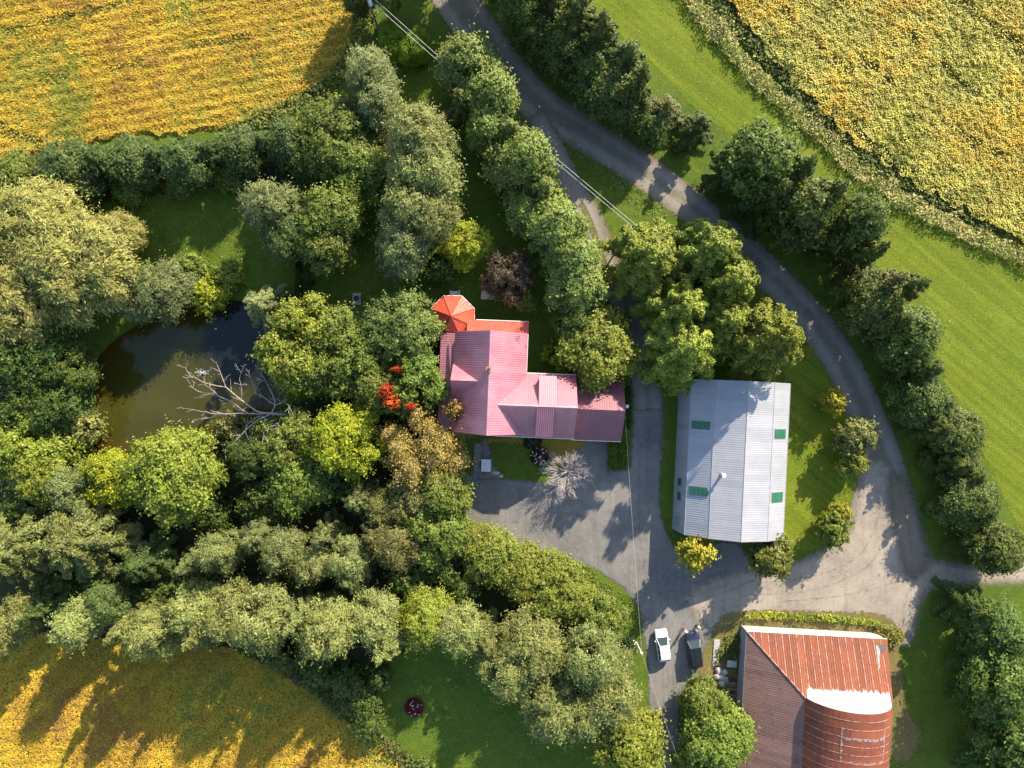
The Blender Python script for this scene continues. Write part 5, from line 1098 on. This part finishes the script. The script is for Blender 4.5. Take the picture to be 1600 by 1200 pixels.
# ------------------------------------------------------------------ vehicles
TYRE = simple('tyre_rubber', (.02, .02, .02), .85, .2); RIM = simple('wheel_rim', (.4, .4, .42), .35, .5, metal=.7)
ROOFGLASS = simple('tinted_roof_glass', (.012, .016, .018), .12, .3)
LAMP = simple('headlamp', (.6, .62, .62), .15, .6); TAIL = simple('tail_lamp', (.35, .02, .02), .25, .6)
def paint(name, c): return simple(name, c, .28, .5, var=.04, coat=.6)
def vehicle(name, label, loc, rz, L, W, H, body, cls, roof_glass=False, rails=False):
    """front towards +y"""
    root = empty(name, loc, rz); tag(root, label, cls); hw = W / 2
    # stations: y, half width, sill z, shoulder z, top z
    yf = L / 2; belt = .58 * H; hood = .55 * H
    ST = [(yf, .52, .42, hood * .68, hood * .72), (yf - .1, .78, .34, hood * .78, hood * .84), (yf - .25, .90, .30, hood * .83, hood * .90), (yf - .5, .97, .26, hood * .88, hood * .95), (yf - .95, .99, .24, hood * .93, hood * 1.0), (yf - 1.28, 1.0, .24, belt * .96, belt * 1.02), (0.2, 1.0, .24, belt, belt * 1.03), (-yf + 1.0, .99, .25, belt * 1.02, belt * 1.05), (-yf + .35, .95, .28, belt * 1.0, belt * 1.05), (-yf + .08, .88, .34, belt * .95, belt * 1.0), (-yf, .66, .44, belt * .85, belt * .9)]
    V, F_ = [], []
    for y, w, s, sh, tp in ST:
        w *= hw; V += [(x, y, z) for x, z in ((-w * .84, s), (-w, s + .16), (-w * 1.0, sh * .72), (-w * .97, sh), (-w * .86, tp), (0, tp + .03), (w * .86, tp), (w * .97, sh), (w * 1.0, sh * .72), (w, s + .16), (w * .84, s))]
    k = 11
    for i in range(len(ST) - 1):
        for j in range(k): a, b = i * k + j, i * k + (j + 1) % k; F_.append((a, b, b + k, a + k))
    F_.append(tuple(range(k))); F_.append(tuple(reversed(range((len(ST) - 1) * k, len(ST) * k))))
    me = bpy.data.meshes.new('body'); me.from_pydata(V, [], F_); me.materials.append(body); bm = bmesh.new(); bm.from_mesh(me); bmesh.ops.recalc_face_normals(bm, faces=bm.faces); bm.to_mesh(me); bm.free()
    me.polygons.foreach_set('use_smooth', [True] * len(me.polygons)); link('body', me, root)
    # cabin glass (dark), roof and pillars
    zb, zt = belt * 1.0, H; bw, tw = hw * .87, hw * .62
    y0, y1, y2, y3 = yf - 1.18, yf - 2.08, -yf + .62, -yf + .22      # windscreen base, roof front, roof rear, rear glass base
    zr = zb + .03; B = [(-bw, y0, zr), (bw, y0, zr), (bw, y3, zr), (-bw, y3, zr)]; T_ = [(-tw, y1, zt - .05), (tw, y1, zt - .05), (tw, y2, zt - .05), (-tw, y2, zt - .05)]
    for nm, q in (('windscreen', [B[0], B[1], T_[1], T_[0]]), ('side_window', [B[1], B[2], T_[2], T_[1]]), ('rear_window', [B[2], B[3], T_[3], T_[2]]), ('side_window', [B[3], B[0], T_[0], T_[3]])):
        MB().poly(q).build(nm, GLASS, root)
    m = MB()
    for a, b in zip(B, T_): m.tube(a, (b[0], b[1], b[2] + .02), .06, .05, 6)
    for sx in (-1, 1):
        for f in (.40, .72): pb = Vector(B[0 if sx < 0 else 1]).lerp(Vector(B[3 if sx < 0 else 2]), f); pt = Vector(T_[0 if sx < 0 else 1]).lerp(Vector(T_[3 if sx < 0 else 2]), f - .06); m.tube(pb, pt, .045, .04, 6)
    m.build('pillars', body, root)
    NY = 6; V, F_ = [], []
    for i in range(NY + 1):
        f = i / NY; y = y1 + .06 + (y2 - .06 - y1 - .06) * f; cr = .06 * math.sin(math.pi * (.15 + .7 * f))
        for j in range(7): g = -1 + j / 3; V.append((g * (tw + .03), y, zt - .05 + cr + .05 * (1 - abs(g) ** 2.5)))
    for i in range(NY):
        for j in range(6): a = i * 7 + j; F_.append((a, a + 1, a + 8, a + 7))
    rf = link('roof', mesh_np('roof', V, F_, body, smooth=True), root)
    if roof_glass:
        v2 = [(x * .86, y * .96 + .02, z + .018) for x, y, z in V]; link('glass_roof', mesh_np('glass_roof', v2, F_, ROOFGLASS, smooth=True), rf)
    else: MB().tube((0, y2 + .35, zt + .05), (0, y2 + .2, zt + .16), .05, .02, 6).build('aerial', DARK, rf)
    if rails:
        for sx in (-1, 1): MB().tube((sx * tw * .97, y1 + .2, zt + .07), (sx * tw * .97, y2 - .1, zt + .07),   .03, n=6).build('roof_rail', DARK, rf)
    # wheels
    for sx in (-1, 1):
        for yy in (yf - .88, -yf + .85):
            wr_ = .34 if H < 1.7 else .39
            m = MB(); m.tube((sx * (hw - .22), yy, wr_), (sx * (hw + .005), yy, wr_), wr_, wr_, 20); w_ = m.build('wheel', TYRE, root); MB().tube((sx * (hw - .02), yy, wr_), (sx * (hw + .02), yy, wr_), wr_ * .64, wr_ * .58, 14).build('rim', RIM, w_)
        MB().box(min(sx * hw * 1.0, sx * (hw + .2)), max(sx * hw * 1.0, sx * (hw + .2)), yf - 1.58, yf - 1.42, belt * 1.02, belt * 1.02 + .17).build('mirror', body, root, bevel=.03)
        MB().extrude([(sx * hw * .80, yf - .02, hood * .62), (sx * hw * .48, yf + .015, hood * .62), (sx * hw * .5, yf - .06, hood * .80), (sx * hw * .84, yf - .16, hood * .80)], (0, .035, .02)).build('headlight', LAMP, root)
        MB().extrude([(sx * hw * .80, -yf + .03, belt * .62), (sx * hw * .55, -yf - .01, belt * .62), (sx * hw * .58, -yf + .02, belt * .88), (sx * hw * .84, -yf + .06, belt * .88)], (0, -.03, 0)).build('tail_light', TAIL, root)
        MB().box(min(sx * hw * .98, sx * hw * 1.015), max(sx * hw * .98, sx * hw * 1.015), -.15, .05, belt * .80, belt * .84).build('door_handle', body, root)
    MB().box(-hw * .45, hw * .45, yf - .02, yf + .03, hood * .42, hood * .62).build('grille', DARK, root)
    MB().extrude([(-hw * .8, yf - 1.12, belt * 1.04), (hw * .8, yf - 1.12, belt * 1.04), (hw * .78, yf - 1.2, belt * 1.07), (-hw * .78, yf - 1.2, belt * 1.07)], (0, 0, .012)).build('cowl', DARK, root)
    return root
x, y = G(1036, 1009, .9); vehicle('parked_car', 'white car parked on the farm track below the yard', (x, y, .03), math.radians(7.5), 4.6, 1.85, 1.55, paint('white_car_paint', (.58, .58, .58)), 'car')
x, y = G(1085, 1015, .9); vehicle('parked_car', 'dark blue sport utility car with glass roof beside the white car', (x, y, .03), math.radians(7.5), 5.1, 2.0, 1.8, simple('dark_blue_car_paint', (.016, .021, .042), .35, .4, var=.05, coat=.25), 'car', True, True)

# ------------------------------------------------------------------ people: one skinned body each, clothing as children
SKIN = simple('skin', (.48, .29, .21), .55, .3, var=.05)
def skinned(name, verts, edges, radii, mat, parent, root_i=0, levels=2):
    me = bpy.data.meshes.new(name); me.from_pydata(verts, edges, []); me.materials.append(mat); o = link(name, me, parent)
    md = o.modifiers.new('skin', 'SKIN'); md.use_smooth_shade = True
    sv = me.skin_vertices[0].data if me.skin_vertices else None
    if sv is None:
        bpy.context.view_layer.objects.active = o; me.skin_vertices  # created with the modifier in the UI; fall back below
    if sv:
        for i, r in enumerate(radii): sv[i].radius = r if isinstance(r, tuple) else (r, r); sv[i].use_root = (i == root_i)
    s = o.modifiers.new('subsurf', 'SUBSURF'); s.levels = levels; s.render_levels = levels
    return o
def tube_path(mb, pts, rad, n=8):
    for i in range(len(pts) - 1): mb.tube(pts[i], pts[i + 1], rad[i], rad[i + 1], n)
def body_loft(paths, mat, name, parent):
    """one continuous surface: overlapping tapered limbs fused by a voxel remesh"""
    m = MB()
    for pts, rad in paths:
        tube_path(m, pts, rad, 10)
        for p, r in zip(pts, rad):
            bm = bmesh.new(); bmesh.ops.create_icosphere(bm, subdivisions=2, radius=r, matrix=Matrix.Translation(p)); i = len(m.v)
            bm.verts.ensure_lookup_table(); m.v += [tuple(v.co) for v in bm.verts]
            for f in bm.faces: m.f.append(tuple(i + v.index for v in f.verts)); m.m.append(0)
            bm.free()
    o = m.build(name, mat, parent, smooth=True); r = o.modifiers.new('fuse', 'REMESH'); r.mode = 'VOXEL'; r.voxel_size = .012; r.use_smooth_shade = True
    s = o.modifiers.new('smooth', 'SMOOTH'); s.iterations = 4; s.factor = .5
    return o
def person(label, loc, rz, shirt, trousers, hair, arms):
    e = empty('person', loc, rz); tag(e, label, 'person'); V_ = Vector
    # facing +y, 1.7 m
    legs = []
    for s in (-1, 1): legs.append(([V_((s * .09, 0, .90)), V_((s * .10, .03 * s, .48)), V_((s * .11, -.02 + .04 * s, .09))], [.095, .065, .045])); legs.append(([V_((s * .11, -.03 + .04 * s, .045)), V_((s * .12, .15 + .04 * s, .04))], [.045, .035]))
    torso = ([V_((0, 0, .93)), V_((0, .01, 1.12)), V_((0, .0, 1.32)), V_((0, -.01, 1.43))], [.145, .135, .15, .08]); tw = [([V_((-.10, 0, 1.36)), V_((.10, 0, 1.36))], [.10, .10])]
    neck = ([V_((0, -.01, 1.42)), V_((0, .01, 1.52))], [.055, .05]); head = ([V_((0, .015, 1.56)), V_((0, .01, 1.63))], [.085, .098]); nose = ([V_((0, .10, 1.585)), V_((0, .118, 1.572))], [.016, .014])
    ears = [([V_((s * .095, .0, 1.59)), V_((s * .1, -.005, 1.61))], [.02, .018]) for s in (-1, 1)]
    arm = []; sleeve = []
    for s, (el, ha) in zip((-1, 1), arms):
        sh = V_((s * .18, 0, 1.37)); el, ha = V_(el), V_(ha); arm.append(([sh, el, ha], [.052, .042, .03])); sleeve.append(([sh, sh.lerp(el, .85)], [.064, .056]))
        d = (ha - el).normalized(); sd = d.cross(V_((0, 0, 1)));
        sd = sd.normalized() if sd.length > .01 else V_((1, 0, 0))
        arm.append(([ha, ha + d * .075], [.036, .036]))
        for k in range(4): b0 = ha + d * .085 + sd * (.03 - .02 * k); arm.append(([b0, b0 + d * (.045 - .006 * abs(k - 1.3)), b0 + d * .075 + V_((0, 0, -.015))], [.0105, .0098, .0085]))
        arm.append(([ha + d * .02 + sd * .035, ha + d * .05 + sd * .06, ha + d * .08 + sd * .062], [.013, .011, .0095]))
    body_loft([torso, neck, head, nose] + tw + ears + arm + legs, SKIN, 'body', e)
    grow = lambda ps, k: [(p, [r + k for r in rad]) for p, rad in ps]
    body_loft(grow([torso] + tw, .014) + sleeve, shirt, 'shirt', e)
    body_loft(grow([l for i, l in enumerate(legs) if i % 2 == 0], .014) + [([V_((-.06, 0, .92)), V_((.06, 0, .92))], [.125, .125])], trousers, 'trousers', e)
    body_loft(grow([l for i, l in enumerate(legs) if i % 2 == 1], .012), DARK, 'shoes', e)
    body_loft([([V_((0, -.02, 1.64)), V_((0, -.035, 1.60))], [.108, .100]), ([V_((0, -.07, 1.58)), V_((0, -.075, 1.50))], [.06, .045])], hair, 'hair', e)
    for s in (-1, 1):
        m = MB(); m.tube((s * .034, .094, 1.60), (s * .034, .104, 1.60), .012, .008, 8); m.build('eye', DARK, e)
    MB().tube((-.025, .094, 1.535), (.025, .094, 1.535), .008, n=6).build('mouth', simple('lips', (.35, .12, .10)), e)
x, y = G(1069.5, 986, .9)
person('person in white top standing at the left front corner of the dark car', (x, y, .035), math.radians(-75), simple('white_pink_shirt', (.68, .58, .58)), simple('dark_jeans', (.03, .035, .06)), simple('dark_hair', (.035, .02, .015), var=.3), (((-.24, .14, 1.14), (-.12, .34, 1.08)), ((.26, .05, 1.10), (.2, .26, 1.0))))
x, y = G(1091.5, 979, .9)
person('person with fair hair and yellow top ahead of the dark car', (x, y, .035), math.radians(150), simple('yellow_shirt', (.52, .43, .22)), simple('grey_trousers', (.12, .12, .13)), simple('fair_hair', (.5, .38, .18), var=.25), (((-.25, .02, 1.10), (-.24, .14, .90)), ((.26, .05, 1.12), (.18, .26, 1.05))))

# ------------------------------------------------------------------ poles and wires
def wire(name, label, a, b, sag, r=.032, cat='power line'):
    a, b = Vector(a), Vector(b); pts = []
    for i in range(25): f = i / 24; p = a.lerp(b, f); p.z -= sag * 4 * f * (1 - f); pts.append(p)
    o = link(name, tubes_mesh(name, [(pts[i], pts[i + 1], r, r) for i in range(24)], WIRE, 5, r)); tag(o, label, cat); return o
WIRE = simple('weathered_aluminium_wire', (.52, .5, .47), .5, .4, var=.05)
px_, py_ = G(591, 45); pole = empty('utility_pole', (px_, py_, 0)); tag(pole, 'wooden utility pole with transformer beside the clipped hedge', 'utility pole')
MB().tube((0, 0, -.3), (0, 0, 8.6), .16, .11, 10).build('post', WOOD_G, pole)
MB().box(-.9, .9, -.06, .06, 7.9, 8.03).build('crossarm', WOOD_G, pole)
for q in (-.8, 0.25, .8): MB().tube((q, 0, 8.03), (q, 0, 8.24), .05, .03, 8).build('insulator', WHITE, pole)
tr_ = MB().tube((.32, -.12, 6.5), (.32, -.12, 7.45), .23, .23, 12).build('transformer', WHITE, pole); MB().tube((.32, -.12, 7.45), (.32, -.12, 7.62), .06, .04, 8).build('bushing', CONC, tr_)
e1 = (*G(992, 350, 7.0), 7.0); e2 = (*G(986, 352, 6.6), 6.6)
wire('power_line', 'upper right power line from the pole over the lane', (px_ + .8, py_, 8.2), e1, .9, .024)
wire('power_line', 'lower left power line from the pole over the lane', (px_ + .3, py_, 7.4), e2, .8, .024)
wire('power_line', 'power line leaving the pole past the top picture edge at its left', (px_ - .8, py_, 8.2), (*G(566, -60, 8.6), 8.6), .1, .024)
wire('power_line', 'power line leaving the pole past the top picture edge at its right', (px_ + .8, py_, 8.2), (*G(588, -60, 8.6), 8.6), .1, .024)
ep = empty('utility_pole', (e1[0] - .1, e1[1] - .1, 0)); tag(ep, 'wooden pole half hidden in the star shaped tree', 'utility pole'); MB().tube((0, 0, -.3), (0, 0, 7.2), .14, .11, 10).build('post', WOOD_G, ep); MB().box(-.4, .4, -.05, .05, 6.55, 6.68).build('crossarm', WOOD_G, ep)
lx, ly = G(993, 1001); lp = empty('wire_pole', (lx, ly, 0)); tag(lp, 'pale grey pole on the grass edge left of the white car', 'utility pole')
MB().tube((0, 0, -.3), (0, 0, 5.0), .11, .08, 10).build('post', simple('pale_post', (.5, .48, .45)), lp); MB().box(-.16, .16, -.06, .06, 4.3, 4.75).build('meter_box', WHITE, lp)
wire('service_wire', 'thin service wire from garage to the pale grey pole', (*G(977, 650, 4.2), 4.2), (lx, ly, 4.9), .35, .011)
wire('service_wire', 'thin service wire from the pale grey pole past the bottom edge', (lx, ly, 4.9), (*G(1085, 1260, 5.2), 5.2), .3, .011)

# ------------------------------------------------------------------ garden things
def table_bench(name, label, px, py, rz, mat, cat):
    x, y = G(px, py, .5); e = empty(name, (x, y, .0), rz); tag(e, label, cat)
    for i in range(5): MB().box(-.9, .9, -.42 + i * .17, -.42 + i * .17 + .155, .70, .74).build('top_plank', mat, e)
    for s in (-1, 1):
        for i in range(2): MB().box(-.9, .9, s * (.72 + .0) - .15 + i * .155, s * .72 - .15 + i * .155 + .145, .42, .46).build('seat_plank', mat, e)
        MB().extrude([(s * .65, -.8, .02), (s * .65, -.68, .02), (s * .65, -.2, .7), (s * .65, -.32, .7)], (.06, 0, 0)).build('leg', mat, e)
        MB().extrude([(s * .65, .8, .02), (s * .65, .68, .02), (s * .65, .2, .7), (s * .65, .32, .7)], (.06, 0, 0)).build('leg', mat, e)
        MB().box(s * .65 + .07, s * .65 + .12, -.85, .85, .36, .42).build('brace', mat, e)
    return e
PINKW = simple('pale_pinkish_wood', (.42, .34, .30), .8, .2, var=.2)
# covered garden swing beside the purple tree
x, y = G(764, 463, 1.0); e = empty('garden_swing', (x, y, .01), math.radians(-8)); tag(e, 'pale wooden garden swing bench half under the purple tree', 'garden swing')
for s in (-1, 1):
    for q in (-.55, .55): MB().tube((s * 1.0, q, 0), (s * .95, q * .25, 1.9), .05, n=6).build('leg', PINKW, e)
MB().tube((-1.05, 0, 1.9), (1.05, 0, 1.9), .06, n=8).build('top_beam', PINKW, e)
for i in range(5): MB().box(-.75, .75, -.35 + i * .14, -.35 + i * .14 + .12, .45, .48).build('seat_slat', PINKW, e)
for i in range(4): MB().box(-.75, .75, .36, .39, .55 + i * .14, .55 + i * .14 + .12).build('back_slat', PINKW, e)
for i in range(6): MB().box(-1.05, -.2, -.62 + i * .21, -.62 + i * .21 + .17, 1.98, 2.01).build('canopy_slat', PINKW, e)
for s in (-.72, .72): MB().tube((s, 0, .47), (s, 0, 1.88), .018, n=5).build('chain', GALV, e)
# fire pit
x, y = G(557, 467, .3); e = empty('fire_pit', (x, y, .01)); tag(e, 'grey stone fire pit with a dark round hole on the shaded lawn', 'fire pit')
MB().box(-.58, .58, -.85, .85, 0, .16).build('slab', CONC, e, bevel=.03)
for k in range(12):
    a = k * math.pi / 6; b = a + .46; MB().prism([(.42 * math.cos(a), .42 * math.sin(a) + .05), (.56 * math.cos(a), .56 * math.sin(a) + .05), (.56 * math.cos(b), .56 * math.sin(b) + .05), (.42 * math.cos(b), .42 * math.sin(b) + .05)], .16, .42 + .02 * (k % 3)).build('stone', CONC, e)
MB().tube((0, .05, .165), (0, .05, .2), .41, .41, 16).build('ash_bed', DARK, e)
def bench(label, px, py, rz):
    x, y = G(px, py, .4); e = empty('garden_bench', (x, y, .01), rz); tag(e, label, 'bench')
    for i in range(3): MB().box(-.65, .65, -.2 + i * .14, -.2 + i * .14 + .125, .42, .46).build('seat_slat', WOOD_G, e)
    for i in range(2): MB().box(-.65, .65, .24, .27, .56 + i * .16, .69 + i * .16).build('back_slat', WOOD_G, e)
    for s in (-.55, .5): MB().box(s, s + .06, -.18, -.12, 0, .42).build('leg', WOOD_G, e); MB().box(s, s + .06, .18, .24, 0, .86).build('leg', WOOD_G, e)
bench('small wooden bench at the lower edge of the fire pit lawn', 565, 498, math.radians(172)); bench('pale wooden bench left of the gazebo', 648, 473, math.radians(4))
# plank walk, white box and stepping stones below the house
x, y = G(746, 715, .1); e = empty('plank_walk', (x, y, .03), math.radians(-1.5)); tag(e, 'grey plank walkway leading from the gravel to the house', 'walkway')
for i in range(9): MB().box(-.5, .42, -1.95 + i * .44, -1.95 + i * .44 + .41, .03, .09).build('plank', WOOD_G, e)
for s in (-.4, .3): MB().box(s, s + .08, -1.95, 2.0, 0, .03).build('joist', WOOD_D, e)
x, y = G(759.5, 727, .3); e = empty('white_box', (x, y, .03), math.radians(-2)); tag(e, 'white lidded box standing beside the plank walkway', 'box'); MB().box(-.62, .62, -.8, .8, 0, .5).build('body', simple('pale_box_paint', (.55, .53, .49)), e, bevel=.02); MB().box(-.68, .68, -.86, .86, .505, .58).build('lid', simple('box_lid_paint', (.62, .6, .56)), e, bevel=.015)
patch('garden_path', wpoly([(752, 690), (762, 690), (768, 720), (778, 738), (778, 748), (740, 748), (738, 735)], 3), .038, GRAVEL_D, res=.4, margin=.4)
for i, (px, py, w) in enumerate(((775, 739, .9), (783, 744, .5))):
    x, y = G(px, py); o = MB().prism([(-w * .6, -.15), (w * .4, -.22), (w * .7, .1), (w * .1, .25), (-w * .6, .15)], 0, .1).build('flat_stone', CONC); o.location = (x, y, .045); tag(o, ('larger', 'smaller')[i] + ' flat stone at the lawn corner beside the white box', 'stone')
# things beside the barn
x, y = G(1143, 1037, .6); e = empty('garden_table', (x, y, .045), math.radians(-4)); tag(e, 'pale slatted garden table in the barn shade', 'table')
for i in range(6): MB().box(-.68, .68, -.45 + i * .155, -.45 + i * .155 + .13, .68, .72).build('slat', simple('pale_slat', (.42, .4, .38)) if i == 0 else bpy.data.materials['pale_slat'], e)
for sx in (-.6, .54):
    for sy in (-.4, .34): MB().box(sx, sx + .06, sy, sy + .06, 0, .68).build('leg', WOOD_G, e)
rr_ = random.Random(3)
for i, (px, py, n_, lb) in enumerate(((1140, 1065, 7, 'heap of weathered boards beside the grey barn wall'), (1147, 1082, 6, 'lower stack of dark boards beside the grey barn wall'))):
    x, y = G(px, py, .3); e = empty('board_pile', (x, y, .045), math.radians(-4)); tag(e, lb, 'boards')
    for k in range(n_):
        o = MB().box(-1.1, 1.1, -.1, .1, 0, .06).build('board', WOOD_G if (k + i) % 3 else WOOD_D, e); o.location = (rr_.uniform(-.2, .2), -.5 + (k % 4) * .26, .07 * (k // 4) + .002); o.rotation_euler = (0, 0, rr_.uniform(-.12, .12))
for i, (px, py) in enumerate(((1122, 1047), (1126, 1058), (1119, 1056), (1131, 1050), (1133, 1061), (1127, 1067))):
    x, y = G(px, py); bm = bmesh.new(); bmesh.ops.create_icosphere(bm, subdivisions=2, radius=.42 + .12 * rr_.random())
    for v in bm.verts: v.co *= rr_.uniform(.8, 1.1); v.co.z = max(v.co.z * .7, -.2)
    me = bpy.data.meshes.new('rubble_stone'); bm.to_mesh(me); bm.free(); me.materials.append(CONC if i % 2 else simple('mauve_stone', (.3, .25, .25), .9, .2, var=.3)); o = link('rubble_stone', me, None, (x, y, .2)); tag(o, f'{ordinal(i)} pale rubble stone in the heap left of the garden table', 'stone', 'rubble stones beside the barn')
for i in range(5):
    x, y = G(1119.5 - i * .5, 1003 + i * 8.2); o = MB().prism([(-.42, -.34), (.4, -.36), (.45, .34), (-.38, .36)], 0, .12).build('concrete_block', CONC); o.location = (x, y, .045); o.rotation_euler = (0, 0, rr_.uniform(-.08, .08)); tag(o, f'{ordinal(i)} concrete block from the top in the strip right of the dark car', 'concrete block', 'concrete blocks right of the dark car')
# pale marker lying in the shade of the wood, swan-like fountain spray on the pond
x, y = G(640, 952, .3); e = empty('garden_statue', (x, y, 0)); tag(e, 'small white garden figure in the shade of the olive trees', 'statue'); MB().tube((0, 0, 0), (0, 0, .25), .28, .22, 8).build('plinth', CONC, e); MB().tube((0, 0, .25), (.05, .1, 1.0), .16, .08, 8).build('figure', WHITE, e, smooth=True)
x, y = G(316, 582, 0); e = empty('pond_fountain', (x, y, -.42)); tag(e, 'small white fountain spray on the pond behind the dead branches', 'fountain'); MB().tube((0, 0, -.05), (0, 0, .12), .35, .3, 12).build('float', DARK, e)
SPRAY = simple('water_spray', (.8, .82, .82), .3, .5); m = MB(); rg = random.Random(8)
for k in range(160):
    a = rg.random() * 6.28; q = abs(rg.gauss(0, .55)); z = max(.02, .9 * (1 - q / 1.3) * rg.random()); s = rg.uniform(.02, .05); c = Vector((q * math.cos(a) * 1.4 + .0, q * math.sin(a) * .7, z))
    m.poly([c + Vector((s, 0, 0)), c + Vector((0, s, s)), c + Vector((-s, 0, 0))]).poly([c + Vector((s, 0, 0)), c + Vector((0, -s, s)), c + Vector((-s, 0, 0))])
o = m.build('spray', SPRAY, e); tag(o, kind='stuff')
